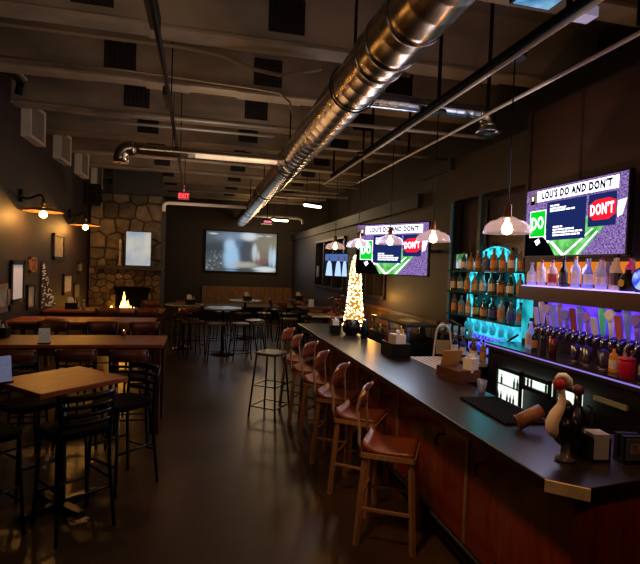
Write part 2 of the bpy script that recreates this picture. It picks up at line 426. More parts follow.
def make_screen(w, h):
    b = MB(); Q = lambda pts, z, m: quad_uv(b, pts, z, m, w, h, SK)
    Q(rect(0, 0, 1, 1), .001, 'crowd')
    Q([(.0, .5), (.28, .55), (.42, 1), (0, 1)], .002, 'dark')
    Q([(.2, .62), (.95, .42), (.78, .72), (.62, 1), (.36, 1)], .003, 'field')
    Q([(.3, .8), (.33, .8), (.47, 1), (.43, 1)], .004, 'white'); Q([(.45, .99), (.72, .66), (.735, .66), (.48, .99)], .004, 'white'); Q([(.58, .99), (.76, .7), (.775, .7), (.6, .99)], .004, 'white')
    Q([(.2, .62), (.3, .8), (.28, .82), (.18, .64)], .004, 'white'); Q([(.12, .78), (.17, .74), (.19, .8), (.15, .85)], .004, 'white')
    Q(rect(.13, .03, .93, .19), .004, 'white'); Q(rect(.0, .03, .13, .24), .004, 'crowd'); Q(rect(.04, .05, .12, .22), .005, 'tan'); Q([(.055, .22), (.06, .12), (.08, .08), (.1, .12), (.105, .22)], .006, 'dark'); Q(rect(.07, .1, .09, .16), .0065, 'white')
    Q(rect(.055, .32, .245, .72), .004, 'white'); Q(rect(.06, .33, .24, .71), .005, 'green')
    Q(rect(.255, .22, .66, .78), .005, 'navy')
    for j, (v, L_) in enumerate([(.27, .1), (.31, .17), (.345, .26)] + [(.58, .1), (.62, .22), (.66, .3), (.7, .28)]):
        u = .29 if j < 3 else .33
        x = u
        while x < u+L_-.01:
            wd = min(random.uniform(.03, .07), u+L_-x); Q(rect(x, v, x+wd, v+.022), .006, 'white'); x += wd+.008
    Q(rect(.68, .22, .92, .64), .005, 'navy')
    Q([(.69, .36), (.74, .3), (.86, .29), (.915, .33), (.915, .5), (.86, .56), (.73, .56), (.69, .5)], .006, 'red')
    Q([(.93, .35), (1, .33), (.97, .52), (.93, .55)], .005, 'white')
    return b
def make_tv(label, loc, rz, w=TVW, h=TVH, mount=None, maker=None, mats=None, text=True, tilt=0.):
    t = thing('television', label, 'television', loc, rz)
    T = Matrix.Rotation(tilt, 4, 'X'); t.rotation_euler = (tilt, 0, rz)
    b = MB(); b.box((0, .025, 0), (w+.03, .05, h+.03)); b.box((0, .06, -.05), (w*.6, .05, h*.55)); link('casing', b, M['black'], t)
    s_ = link('screen', (maker or make_screen)(w, h), mats or SM, t)
    if text:
        RX_ = Matrix.Rotation(PI/2, 4, 'X')
        def TX(n, s, size, u, v, m, sq=1., bold=.003, rot=0.):
            text_mesh(n, s, size, Matrix.Translation(((u-.5)*w, -.008, (.5-v)*h)) @ RX_ @ Matrix.Rotation(rot, 4, 'Z'), m, s_, bold, sq)
        TX('banner_lettering', "LOU'S DO AND DON'T", .096*w/1.25, .535, .112, scr['text'], .76, .006)
        TX('green_box_lettering', 'DO', .17*w/1.25, .15, .52, scr['white'], .66, .005, .05)
        TX('red_box_lettering', "DON'T", .125*w/1.25, .80, .43, scr['white'], .58, .004, .04)
    if mount:
        b = MB()
        for seg in mount: b.bar(seg[0], seg[1], .05)
        link('mount', b, M['black'], t)
    return t
# TV facing -X on the right partition: local -Y is the screen normal -> rotate so -Y -> -X
tv1 = make_tv('large television with a white banner above the ledge of bottles', (3.13, 3.735, 2.515), -PI/2, 1.21, .64, mount=[((0, .05, 0), (0, .16, 0))])
ang = math.atan2(5.95-7.0, 2.83-2.18)
lamp('tv_glow', 'AREA', (3.06, 3.735, 2.5), 9, '#d8d4ff', 1.1, (0, R(80), 0), size_y=.6)
tv2 = make_tv('television with the same white banner, behind the hanging pendants', (2.51, 6.45, 2.30), ang, 1.22, .70, mount=[((0, .06, 0), (.0, .55, 0)), ((.0, .55, 0), (.35, .78, 0))])
lamp('tv_glow_far', 'AREA', (2.43, 6.42, 2.27), 20, '#c8e0ff', 1.1, (R(-78), 0, ang), size_y=.6)
def people_screen(w, h):
    b = MB(); Q = lambda pts, z, m: quad_uv(b, pts, z, m, w, h, ['dk', 'bl', 'lt', 'sk'])
    Q(rect(0, 0, 1, 1), .001, 'dk'); Q([(0, 0), (1, 0), (1, .35), (0, .3)], .002, 'bl')
    for u, s in ((.2, 1.), (.6, .9), (.88, .7)):
        Q([(u-.16*s, 1), (u-.1*s, .45), (u-.04, .3), (u+.04, .3), (u+.1*s, .45), (u+.16*s, 1)], .003, 'lt'); Q(rect(u-.04, .12, u+.04, .32), .004, 'sk')
    return b
PM = [emis('tv3_dark', '#161a2c', 1.), emis('tv3_blue', '#4a68a8', 1.1), emis('tv3_light', '#a8c4f0', 1.4), emis('tv3_skin', '#6a5048', 1.)]
ang3 = math.atan2(8.45-9.7, 2.62-2.32)
tv3 = make_tv('small television showing people in blue, left of the lit tree', (2.45, 9.1, 2.07), math.atan2(-.75, .36), .66, .42, maker=people_screen, mats=PM, text=False, mount=[((0, .06, 0), (.15, .5, 0)), ((.15, .5, 0), (.4, .75, 0))])
# bluish lit ceiling panel at the top edge of the view
cp = thing('ceiling_panel_light', 'bluish lit panel light at the top edge beside the spiral duct', 'light', (1.845, 2.36, 3.6))
b = MB(); b.box((0, 0, .03), (.27, .54, .05)); link('frame', b, M['black'], cp)
b = MB(); b.box((0, 0, .002), (.24, .5, .006)); link('diffuser', b, emis_noise('panel_sky', '#3f80b8', '#9fd4f4', .9, 3), cp)
for y in (-.2, .2):
    b = MB(); b.cyl((0, y, .05), (0, y, 1.4), .008, seg=6); link('hanger_rod', b, M['pipe_dark'], cp)

# projection screen on far wall
def proj_picture(w, h, parent):
    nx, ny = 96, 54
    blobs = [  # u, v, su, sv, colour, weight
        (.1, .1, .2, .2, '#565e66', 1), (.1, .75, .13, .25, '#50585c', 1.6), (.1, .45, .16, .14, '#3c4248', 1.5), (.36, .62, .09, .26, '#a4ccf0', 3.2), (.33, .35, .06, .16, '#b4d4f0', 2.2),
        (.34, .12, .2, .1, '#8498b0', 1.2), (.6, .1, .1, .08, '#e0e6ea', 2.), (.53, .5, .07, .2, '#4c525c', 2.6), (.46, .3, .05, .1, '#5c7090', 1.6), (.5, .82, .18, .06, '#b8b2a8', 1.6),
        (.88, .25, .16, .2, '#8e8672', 1.8), (.78, .55, .12, .16, '#877a66', 1.4), (.97, .6, .02, .2, '#c4dcec', 3), (.92, .55, .025, .2, '#c0d4e4', 2.6), (.69, .5, .03, .16, '#d4e0ea', 2.6),
        (.74, .6, .02, .12, '#d8dce0', 2.2), (.84, .93, .12, .05, '#dce4e8', 3), (.74, .72, .03, .07, '#7c4a44', 2.4), (.83, .7, .03, .06, '#86584e', 2.), (.1, .06, .05, .015, '#e8eef0', 4), (.76, .07, .04, .018, '#c8ccc4', 3), (.88, .07, .04, .018, '#c8ccc4', 3), (.5, .95, .25, .012, '#484c50', 4)]
    random.seed(17)
    for k in range(40): blobs.append((random.uniform(.01, .22), random.uniform(.5, .95), .008, .014, random.choice(['#c8ccd0', '#8a9298', '#30363a']), 3))
    bl = [(u, v, a, c, lin(h_), k) for u, v, a, c, h_, k in blobs]
    me = bpy.data.meshes.new('picture')
    vs = [((i/nx-.5)*w, -.004, (.5-j/ny)*h) for j in range(ny+1) for i in range(nx+1)]
    fs = [(j*(nx+1)+i, j*(nx+1)+i+1, (j+1)*(nx+1)+i+1, (j+1)*(nx+1)+i) for j in range(ny) for i in range(nx)]
    me.from_pydata(vs, [], fs)
    at = me.color_attributes.new('Picture', 'FLOAT_COLOR', 'POINT')
    base = lin('#484e53')
    for n_, (x, y, z) in enumerate(vs):
        u, v = x/w+.5, .5-z/h; W_ = .5; c = [q*.5 for q in base]
        for bu, bv, a, d, col, k in bl:
            e = ((u-bu)/a)**2+((v-bv)/d)**2
            if e < 4:
                g = k*1.8*math.exp(-e**1.35); W_ += g; c = [q+p_*g for q, p_ in zip(c, col)]
        at.data[n_].color = (c[0]/W_, c[1]/W_, c[2]/W_, 1)
    m = bpy.data.materials.new('projected_picture'); m.use_nodes = True; nt = m.node_tree; nt.nodes.clear()
    o_ = nt.nodes.new('ShaderNodeOutputMaterial'); e_ = nt.nodes.new('ShaderNodeEmission'); a_ = nt.nodes.new('ShaderNodeAttribute'); a_.attribute_name = 'Picture'
    e_.inputs['Strength'].default_value = .95; nt.links.new(a_.outputs['Color'], e_.inputs['Color']); nt.links.new(e_.outputs[0], o_.inputs['Surface'])
    me.materials.append(m)
    o = bpy.data.objects.new('picture', me); COL.objects.link(o); o.parent = parent
    return o
ps = thing('projection_screen', 'wide projection screen showing a game on the far wall', 'screen', (1.33, 18.68, 2.5))
b = MB(); b.box((0, .04, 0), (2.72, .06, 1.56)); link('border', b, M['black'], ps)
proj_picture(2.62, 1.47, ps)
lamp('screen_glow', 'AREA', (1.33, 18.5, 2.5), 5, '#d4dce8', 2.4, (R(-90), 0, 0), size_y=1.3)

# ------------------------------------------------------------------ fireplace
stone_m = bpy.data.materials.new('field_stone'); stone_m.use_nodes = True
nt = stone_m.node_tree; N = nt.nodes; Lk = nt.links; p = N['Principled BSDF']; p.inputs['Roughness'].default_value = .85
tc = N.new('ShaderNodeTexCoord'); no = N.new('ShaderNodeTexNoise'); no.inputs['Scale'].default_value = 5; no.inputs['Detail'].default_value = 8
geo = N.new('ShaderNodeNewGeometry'); rp = N.new('ShaderNodeValToRGB'); mx = N.new('ShaderNodeMix'); mx.data_type = 'RGBA'; mx.blend_type = 'MULTIPLY'
rp.color_ramp.elements[0].color = (*lin('#544838'), 1); rp.color_ramp.elements[1].color = (*lin('#8e7f66'), 1)
rp2 = N.new('ShaderNodeValToRGB'); rp2.color_ramp.elements[0].color = (.45, .45, .45, 1); rp2.color_ramp.elements[0].position = .3; rp2.color_ramp.elements[1].position = .7
Lk.new(geo.outputs['Random Per Island'], rp.inputs['Fac']); Lk.new(tc.outputs['Object'], no.inputs['Vector']); Lk.new(no.outputs['Fac'], rp2.inputs['Fac'])
mx.inputs['Factor'].default_value = 1.
Lk.new(rp.outputs['Color'], mx.inputs['A']); Lk.new(rp2.outputs['Color'], mx.inputs['B']); Lk.new(mx.outputs['Result'], p.inputs['Base Color'])
bp_ = N.new('ShaderNodeBump'); bp_.inputs['Strength'].default_value = .9; bp_.inputs['Distance'].default_value = .08; Lk.new(no.outputs['Fac'], bp_.inputs['Height']); Lk.new(bp_.outputs['Normal'], p.inputs['Normal'])
mortar = mat('mortar', '#3e3428', .9)
fp = thing('fireplace', 'rough field stone fireplace with a mantel in the left corner', 'fireplace', (-1.99, 13.5, 0))
# local x -.88..+.88 ; firebox x -.24..+.58, z .45..1.3
b = MB()
b.box((-.56, .55, 1.85), (.62, 1.05, 3.7)); b.box((.73, .55, 1.85), (.3, 1.05, 3.7)); b.box((.165, .55, 2.52), (.84, 1.05, 2.36)); b.box((.165, .55, .25), (.84, 1.05, .5))
link('masonry_core', b, mortar, fp)
b = MB()
random.seed(3)
def clip(poly, px, pz, nx, nz):
    out = []
    for i in range(len(poly)):
        a, c = poly[i], poly[(i+1) % len(poly)]
        da = (a[0]-px)*nx+(a[1]-pz)*nz; dc = (c[0]-px)*nx+(c[1]-pz)*nz
        if da <= 0: out.append(a)
        if (da < 0 < dc) or (dc < 0 < da):
            t = da/(da-dc); out.append((a[0]+(c[0]-a[0])*t, a[1]+(c[1]-a[1])*t))
    return out
sites = []
z = .1
while z < 3.7:
    big = z > 2.0
    h = .4 if big else .165
    w = .36 if big else .23
    x = -.86+random.uniform(0, .15)
    while x < .88:
        sites.append((x+random.uniform(-.06, .06), z+random.uniform(-.06, .06))); x += w*random.uniform(.7, 1.35)
    z += h
for i, (x, z) in enumerate(sites):
    poly = [(-.87, .0), (.87, .0), (.87, 3.72), (-.87, 3.72)]
    for k, (x2, z2) in enumerate(sites):
        if k == i or abs(x2-x) > 1.2 or abs(z2-z) > 1.2: continue
        poly = clip(poly, (x+x2)/2, (z+z2)/2, x2-x, (z2-z)*1.25)
        if len(poly) < 3: break
    if len(poly) < 3: continue
    cx = sum(q[0] for q in poly)/len(poly); cz = sum(q[1] for q in poly)/len(poly)
    if -.2 < cx < .54 and .45 < cz < 1.3: continue
    if -.24 < cx < .58 and .42 < cz < 1.34: poly = clip(poly, -.24, 0, 1, 0) if cx < .17 else clip(poly, .58, 0, -1, 0)
    elif .2 < cz < 1.6 and -.3 < cx < .64: poly = clip(poly, 0, 1.32, 0, -1) if cz > .9 else clip(poly, 0, .46, 0, 1)
    elif -.5 < cx < -.2 and .4 < cz < 1.4: poly = clip(poly, -.24, 0, 1, 0)
    elif .5 < cx < .8 and .4 < cz < 1.4: poly = clip(poly, .58, 0, -1, 0)
    if len(poly) < 3: continue
    n = len(poly); d = random.uniform(.05, .1)
    def ins(k): return [(cx+(q[0]-cx)*k, cz+(q[1]-cz)*k) for q in poly]
    vs = [(q[0], .03, q[1]) for q in ins(.98)]+[(q[0], -d*.75, q[1]) for q in ins(.93)]+[(q[0], -d*random.uniform(.9, 1.25), q[1]) for q in ins(.78)]
    fs = []
    for l in range(2):
        for q in range(n): fs.append((l*n+q, l*n+(q+1) % n, (l+1)*n+(q+1) % n, (l+1)*n+q))
    fs.append(list(range(2*n, 3*n)))
    b._add(vs, fs, 0, False)
link('stonework', b, stone_m, fp)
b = MB(); b.box((.165, .5, .9), (.84, .02, .84)); b.box((.165, .25, .49), (.84, .5, .02)); b.box((-.24, .25, .9), (.02, .5, .84)); b.box((.58, .25, .9), (.02, .5, .84)); b.box((.165, -.06, 1.31), (.9, .06, .05)); link('firebox', b, mat('firebox_black', '#050404', .95, spec=.05), fp)  # matte black firebox lining
b = MB(); b.box((.12, -.16, 1.83), (1.55, .3, .09)); link('mantel', b, mat('mantel_wood', '#2c1c12', .5, var=.3, scale=4, stretch=(1, 5, 5)), fp)
b = MB(); b.box((.05, -.2, .35), (1.6, .45, .14)); link('hearth', b, M['wood_dark'], fp)
b = MB(); b.box((.2, .5, 4.1), (1.15, .9, .8)); link('flue_box', b, mat('flue_dark', '#2b2b2e', .6), fp)
# flames, embers
fr = thing('fire', 'small yellow fire burning in the stone fireplace', 'fire', (-2.0, 13.4, .62))
fire_m = emis('flame', '#ffb040', 16.)
b = MB()
for x, h, r in ((0, .52, .06), (.09, .3, .05), (-.06, .26, .05), (.17, .16, .045), (-.3, .16, .06), (.24, .13, .04)):
    b.lathe([(r*.5, 0), (r, .2*h), (r*.8, .5*h), (r*.25, .85*h), (.002, h)], (x, 0, .07), 8)
link('flame', b, fire_m, fr)
b = MB(); b.cyl((-.35, .05, .03), (.4, .0, .04), .05, seg=8); b.cyl((-.2, -.06, .05), (.3, .1, .09), .045, seg=8); link('log', b, mat('charred_log', '#1c100a', .9), fr)
lamp('fire_glow', 'POINT', (-2.0, 13.1, .95), 5, '#ff9a40', .1)

# framed board on the mantel
bd = thing('framed_board', 'bright white framed picture standing on the fireplace mantel', 'picture', (-1.66, 13.25, 1.875))
b = MB(); b.box((0, 0, .44), (.66, .03, .92)); link('frame', b, mat('board_frame', '#1a1512', .5), bd)
def wave_m():
    m = emis_noise('board_picture', '#9fb0c4', '#e6dccb', .75, 1.6, .35, .6); return m  # picture emits its colours instead of reflecting light
b = MB(); b.box((0, -.018, .45), (.59, .006, .85)); link('picture', b, wave_m(), bd)
# figurine candle left of board
fg = thing('mantel_candlestick', 'pale stacked candlestick standing left of the mantel picture', 'candlestick', (-2.1, 13.25, 1.875))
b = MB(); b.lathe([(.05, 0), (.05, .03), (.02, .06), (.035, .14), (.02, .22), (.045, .3), (.02, .4), (.03, .44), (.045, .5), (.03, .56)], seg=10); link('stem', b, mat('pale_ceramic', '#b0a594', .5), fg)
b = MB(); b.lathe([(.03, .56), (.035, .6), (.03, .66), (.004, .68)], seg=10); link('top', b, mat('pale_ceramic_top', '#c8bcaa', .5), fg)

# black speaker high by fireplace + pale panels high on left wall
sp = thing('wall_loudspeaker', 'black loudspeaker high on left wall beside the chimney', 'speaker', (-2.72, 13.05, 3.35))
b = MB(); b.box((0, 0, .25), (.3, .3, .5)); link('cabinet', b, M['black'], sp); b = MB(); b.cyl((0, -.15, .16), (0, -.165, .16), .1, seg=16); b.cyl((0, -.15, .38), (0, -.165, .38), .05, seg=16); link('cone', b, M['pipe_dark'], sp); b = MB(); b.bar((-.05, 0, .3), (-.18, 0, .3), .06); link('bracket', b, M['black'], sp)
pan_m = mat('pale_panel', '#e4d8c4', .7, var=.15, scale=3); pan_in = mat('pale_panel_face', '#8a8072', .8)
pp = None
for i, (y, w) in enumerate(((9.1, .66), (10.78, .74), (12.38, .84), (14.0, .8))):
    lab = ['nearest', 'second', 'third', 'farthest'][i]+' of the pale rimmed boxes high on the left wall'
    loc = (LX+.001, y, 4.22)
    if pp is None:
        pp = thing('wall_panel_box', lab, 'panel', loc, 0, 'pale boxes high on the left wall')
        q = MB(); q.box((.06, 0, 0), (.12, .74, .52)); link('body', q, pan_in, pp)
        q = MB(); q.box((.07, .36, 0), (.14, .05, .58)); q.box((.07, -.36, 0), (.14, .05, .58)); q.box((.07, 0, .27), (.14, .74, .05)); q.box((.07, 0, -.27), (.14, .74, .05)); link('rim', q, pan_m, pp)
    else: dup(pp, loc, 0, lab)
tr = thing('ceiling_track', 'black track with small spot heads in the upper left corner', 'light', (-2.6, 6.9, 4.46))
b = MB(); b.bar((0, -.6, 0), (0, .95, 0), .05); link('track', b, M['black'], tr)
b = MB(); b.cyl((0, .0, -.03), (-.03, .06, -.18), .05, .06, 10); b.cyl((0, .85, -.03), (-.03, .9, -.16), .045, .05, 10); link('spot_head', b, M['pipe_dark'], tr)
b = MB(); b.bar((.05, -.6, .07), (.05, .95, .07), .03); link('edge_bar', b, M['pipe'], tr)

# ------------------------------------------------------------------ left wall sconces, pictures
sc0 = None
for i, y in enumerate((8.82, 11.7)):
    lab = ['nearer', 'farther'][i]+' gooseneck wall lamp with glowing bulb on the left wall'
    loc = (LX, y, 2.86)
    if sc0 is None:
        sc0 = thing('wall_sconce', lab, 'lamp', loc, 0, 'gooseneck wall lamps')
        b = MB(); b.tube([(.01, -.1, .12), (.04, -.1, .1), (.1, -.09, .08), (.17, -.07, .1), (.24, -.04, .15), (.29, -.02, .16), (.32, 0, .12), (.32, 0, .05)], .02, 8); link('gooseneck', b, M['black_metal'], sc0)
        b = MB(); b.cyl((.01, -.1, .02), (.01, -.1, .22), .04, seg=8); link('wall_plate', b, M['black_metal'], sc0)
        b = MB(); b.lathe([(.03, .1), (.035, .06), (.03, .0)], (.32, 0, -.04), 12); sk = link('socket', b, mat('brass', '#c89a50', .3, .9), sc0)
        b = MB(); b.lathe([(.03, .0), (.12, -.01), (.26, -.045), (.3, -.07)], (.32, 0, -.04), 24, close=False); link('shade', b, mat('enamel_shade', '#8a6a48', .45), sc0)
        b = MB(); b.ball((.32, 0, -.15), .058); link('bulb', b, emis('sconce_bulb', '#ffc870', 40.), sk)
    else: dup(sc0, loc, 0, lab)
    lamp('sconce_light', 'POINT', (LX+.32, y, 2.66), 52, '#ffae50', .05)
def picture(label, y0, y1, z0, z1, fw, frame, face, mat_=None, x=LX, name='picture_frame'):
    t = thing(name, label, 'picture', (x+.002, (y0+y1)/2, (z0+z1)/2))
    w, h = y1-y0, z1-z0
    b = MB()
    b.box((.015, 0, h/2-fw/2), (.03, w, fw)); b.box((.015, 0, -h/2+fw/2), (.03, w, fw)); b.box((.015, w/2-fw/2, 0), (.03, fw, h)); b.box((.015, -w/2+fw/2, 0), (.03, fw, h))
    fr_ = link('frame', b, frame, t)
    b = MB(); b.box((.006, 0, 0), (.012, w-fw, h-fw)); link('print', b, face, fr_)
    return t
gold = mat('old_gold_frame', '#7a6848', .5, .2); bfr = M['black']  # most prints below emit faintly, a glow added to brighten them
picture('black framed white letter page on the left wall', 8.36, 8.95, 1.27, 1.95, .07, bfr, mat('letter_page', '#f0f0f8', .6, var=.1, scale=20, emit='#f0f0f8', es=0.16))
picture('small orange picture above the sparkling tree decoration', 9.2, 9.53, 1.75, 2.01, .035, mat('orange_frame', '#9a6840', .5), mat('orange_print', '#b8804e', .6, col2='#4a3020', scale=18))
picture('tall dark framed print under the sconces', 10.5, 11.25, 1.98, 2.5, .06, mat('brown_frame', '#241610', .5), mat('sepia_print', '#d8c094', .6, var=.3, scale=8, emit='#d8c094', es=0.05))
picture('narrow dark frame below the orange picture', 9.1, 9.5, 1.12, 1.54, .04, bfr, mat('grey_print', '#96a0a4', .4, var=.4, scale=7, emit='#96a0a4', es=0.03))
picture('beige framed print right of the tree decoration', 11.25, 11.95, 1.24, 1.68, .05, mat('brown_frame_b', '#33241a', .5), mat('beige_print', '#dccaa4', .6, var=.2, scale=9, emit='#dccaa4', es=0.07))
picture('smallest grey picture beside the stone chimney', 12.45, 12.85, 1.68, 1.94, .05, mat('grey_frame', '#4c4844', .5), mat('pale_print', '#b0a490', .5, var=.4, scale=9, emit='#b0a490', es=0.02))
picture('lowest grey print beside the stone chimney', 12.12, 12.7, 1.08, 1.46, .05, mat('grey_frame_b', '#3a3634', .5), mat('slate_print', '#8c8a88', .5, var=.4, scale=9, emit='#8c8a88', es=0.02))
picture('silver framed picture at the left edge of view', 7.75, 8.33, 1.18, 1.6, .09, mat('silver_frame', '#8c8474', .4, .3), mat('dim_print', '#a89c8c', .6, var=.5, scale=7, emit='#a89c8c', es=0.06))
# wall hanging tree decoration with sparkles
wt = thing('tree_decoration', 'sparkling triangular tree decoration flat on the left wall', 'decoration', (LX+.004, 10.2, 1.08))
b = MB(); b._add([(0, -.42, 0), (0, .46, 0), (0, -.36, .86), (.02, -.42, 0), (.02, .46, 0), (.02, -.36, .86)], [(0, 1, 2), (5, 4, 3), (0, 3, 4, 1), (1, 4, 5, 2), (2, 5, 3, 0)]); link('backing', b, mat('deco_dark', '#241c1a', .7), wt)
b = MB(); random.seed(5)
for i in range(95):
    t_ = random.random()**1.3*.95; yy = -.42+.06*t_+random.random()*.86*(1-t_)
    b.ball((.03, yy, .02+t_*.84), random.uniform(.008, .017), seg=6, ring=4)
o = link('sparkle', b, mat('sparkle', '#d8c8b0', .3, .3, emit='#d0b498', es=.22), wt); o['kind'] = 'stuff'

# ------------------------------------------------------------------ chairs
def ladder_chair(label, loc, rz, kind='metal', group='ladder-back counter chairs'):
    t = thing('counter_chair', label, 'chair', loc, rz, group)
    fm_ = M['black_metal']
    H_ = .74; w = .2
    # local: front = +Y , back at -Y
    b = MB(); b.cbox((0, 0, H_), (.42, .42, .05), .07)
    link('seat', b, M['black_vinyl'] if kind == 'metal' else M['wood_dark'], t, bevel=.012)
    for sx in (-1, 1):
        b = MB(); b.tube([(sx*.17, .17, H_-.02), (sx*.2, .2, 0)], .014, 8); link('leg', b, fm_, t)
        b = MB(); b.tube([(sx*.21, -.23, 0), (sx*.18, -.19, .5), (sx*.18, -.19, H_), (sx*.185, -.205, .9), (sx*.19, -.235, 1.05)], .014, 8); link('leg', b, fm_, t)
    def arc(z, dy, r=.0):
        return [(x, -.0+dy-.035*(1-(x/.19)**2), z) for x in (-.19, -.12, -.05, .05, .12, .19)]
    def slat(z, dy, hh):
        b = MB(); a = arc(z, dy)
        vs = [(x, y, z-hh/2) for x, y, z in a]+[(x, y-.002, z+hh/2) for x, y, z in a]+[(x, y-.012, z-hh/2) for x, y, z in a]+[(x, y-.014, z+hh/2) for x, y, z in a]
        n = len(a); fs = []
        for i in range(n-1):
            fs += [(i, i+1, n+i+1, n+i), (2*n+i, 3*n+i, 3*n+i+1, 2*n+i+1), (n+i, n+i+1, 3*n+i+1, 3*n+i), (i, 2*n+i, 2*n+i+1, i+1)]
        fs += [(0, n, 3*n, 2*n), (n-1, 3*n-1, 4*n-1, 2*n-1)]
        b._add(vs, fs, 0, True); return b
    if kind == 'metal':
        link('top_rail', slat(1.025, -.23, .05), fm_, t)
        for z, d in ((.955, -.215), (.89, -.203), (.825, -.193)): link('slat', slat(z, d, .03), fm_, t)
    else:
        link('top_rail', slat(1.0, -.225, .13), mat('chair_board', '#6e3a1c', .35, var=.3, scale=7), t)
        for z, d in ((.885, -.203), (.83, -.193)): link('slat', slat(z, d, .025), fm_, t)
    b = MB()
    b.tube([(-.19, .185, .25), (.19, .185, .25)], .01, 6); b.tube([(-.195, -.205, .3), (.195, -.205, .3)], .01, 6)
    b.tube([(-.19, .185, .36), (-.19, -.2, .36)], .01, 6); b.tube([(.19, .185, .36), (.19, -.2, .36)], .01, 6)
    link('stretcher', b, fm_, t)
    return t
# square front table, turned 45 degrees
def ped_table(label, loc, rz, sx, sy, top_m, zt=1.05, th=.04, base='cross', group=None, legs=False):
    t = thing('high_table', label, 'table', loc, rz, group)
    b = MB(); b.box((0, 0, zt-th/2), (sx, sy, th)); link('tabletop', b, top_m, t, bevel=.006)
    if legs:
        for x in (-1, 1):
            for y in (-1, 1):
                b = MB(); b.box((x*(sx/2-.06), y*(sy/2-.06), (zt-th)/2), (.07, .07, zt-th)); link('leg', b, M['wood_dark'], t)
        b = MB(); b.box((0, 0, zt-th-.05), (sx-.12, sy-.12, .08)); link('apron', b, M['wood_dark'], t)
    else:
        b = MB(); b.cyl((0, 0, .05), (0, 0, zt-th), .04, seg=12); link('post', b, M['black_metal'], t)
        b = MB(); b.bar((-.3, 0, .03), (.3, 0, .03), .06); b.bar((0, -.3, .03), (0, .3, .03), .06); link('base', b, M['black_metal'], t)
    return t
FT = (-1.08, 4.24)
ped_table('square honey wood high table turned cornerwise in the left foreground', (*FT, 0), R(45), .72, .68, M['wood_top'])
ladder_front = ladder_chair('black ladder-back chair with its back to the camera at the near square table', (-.92, 3.96, 0), R(37))
fc = ladder_front
dup(fc, (-.68, 4.62, 0), R(135), 'black ladder-back chair at the right corner side of the near square table')
dup(fc, (-1.44, 4.66, 0), R(225), 'black ladder-back chair on the far side of the near square table')
dup(fc, (-1.5, 3.86, 0), R(-45), 'black ladder-back chair at the left side of the near square table')
# long tables reaching out from the left wall
ped_table('long wooden high table reaching from the left wall, nearest of three', (-1.66, 6.28, 0), 0, 2.42, .76, M['wood_top'], legs=True)
ped_table('middle of three long high tables reaching from the left wall', (-1.82, 8.42, 0), 0, 2.1, .76, M['wood_top'], legs=True)
ped_table('long high table nearest the fireplace', (-1.82, 10.25, 0), 0, 2.1, .76, M['wood_top'], legs=True)
wc = ladder_chair('wood-backed counter chair on the near side of first long table, right end', (-.76, 5.72, 0), 0, 'wood', 'wood-backed counter chairs')
for x, y, rz, lab in ((-1.28, 5.76, 0, 'wood-backed counter chair on the near side of first long table, middle'), (-1.85, 5.74, 0, 'wood-backed counter chair on the near side of first long table, left'),
                      (-.78, 6.86, PI, 'wood-backed counter chair on the far side of first long table, right end'), (-1.33, 6.88, PI, 'wood-backed counter chair on the far side of first long table, middle'), (-1.93, 6.86, PI, 'wood-backed counter chair on the far side of first long table, left'),
                      (-1.0, 9.0, PI, 'wood-backed counter chair on the far side of middle long table, right end'), (-1.65, 9.0, PI, 'wood-backed counter chair on the far side of middle long table, left'),
                      (-1.1, 7.9, 0, 'wood-backed counter chair on the near side of middle long table, right end'), (-1.1, 10.85, PI, 'wood-backed counter chair between third long table and fireplace')):
    d_ = dup(wc, (x, y, 0), rz, lab)
    if rz > 1: d_.scale = (1, 1, 1.1)

# ------------------------------------------------------------------ small table goods
def bottle_mb(prof, seg=10): b = MB(); b.lathe(prof, seg=seg); return b
def caddy(label, loc, rz=0., napkin=True, card=False):
    t = thing('table_caddy', label, 'caddy', loc, rz)
    b = MB(); b.box((0, 0, .01), (.22, .15, .02)); b.box((0, .07, .06), (.22, .012, .12)); b.box((0, -.07, .06), (.22, .012, .12)); b.box((-.105, 0, .06), (.012, .15, .12)); b.box((.105, 0, .06), (.012, .15, .12)); link('tray', b, M['black'], t)
    if napkin:
        b = MB(); b.box((-.03, .0, .12), (.1, .09, .15), rz=.2); b.box((-.035, 0, .2), (.09, .02, .05), rz=-.3); link('napkins', b, M['white'], t)
    b = MB(); b.lathe([(.02, 0), (.022, .09), (.012, .12), (.012, .14)], (.06, -.02, .02), 10); link('salt_shaker', b, mat('shaker', '#c8c4b8', .3), t)
    b = MB(); b.lathe([(.022, 0), (.024, .12), (.01, .16), (.01, .19)], (.07, .035, .02), 10); link('sauce_bottle', b, mat('sauce', '#6a1c10', .3), t)
    return t
caddy('black napkin caddy with shakers at left wall end of the first long table', (-2.35, 6.45, 1.05))
caddy('black napkin caddy at left wall end of the third long table', (-2.45, 10.2, 1.05))
sh = thing('glass_shaker', 'small steel topped shaker on third long table', 'shaker', (-2.2, 9.98, 1.05)); b = MB(); b.lathe([(.03, 0), (.03, .14)], seg=10); link('body', b, mat('shaker_glass', '#8a8078', .2), sh); b = MB(); b.lathe([(.031, .14), (.028, .18), (.01, .19)], seg=10); link('cap', b, M['steel'], sh)
pl = thing('serving_plate', 'round plate with bread on the middle long table', 'plate', (-2.25, 8.2, 1.05)); b = MB(); b.lathe([(.08, 0), (.15, .015), (.17, .03), (.16, .03), (.08, .012)], seg=20); link('dish', b, mat('terracotta', '#a06038', .5), pl); b = MB(); b.ball((0, 0, .035), .1, sc=(1, 1, .3)); link('bread', b, mat('bread', '#c08050', .7), pl)
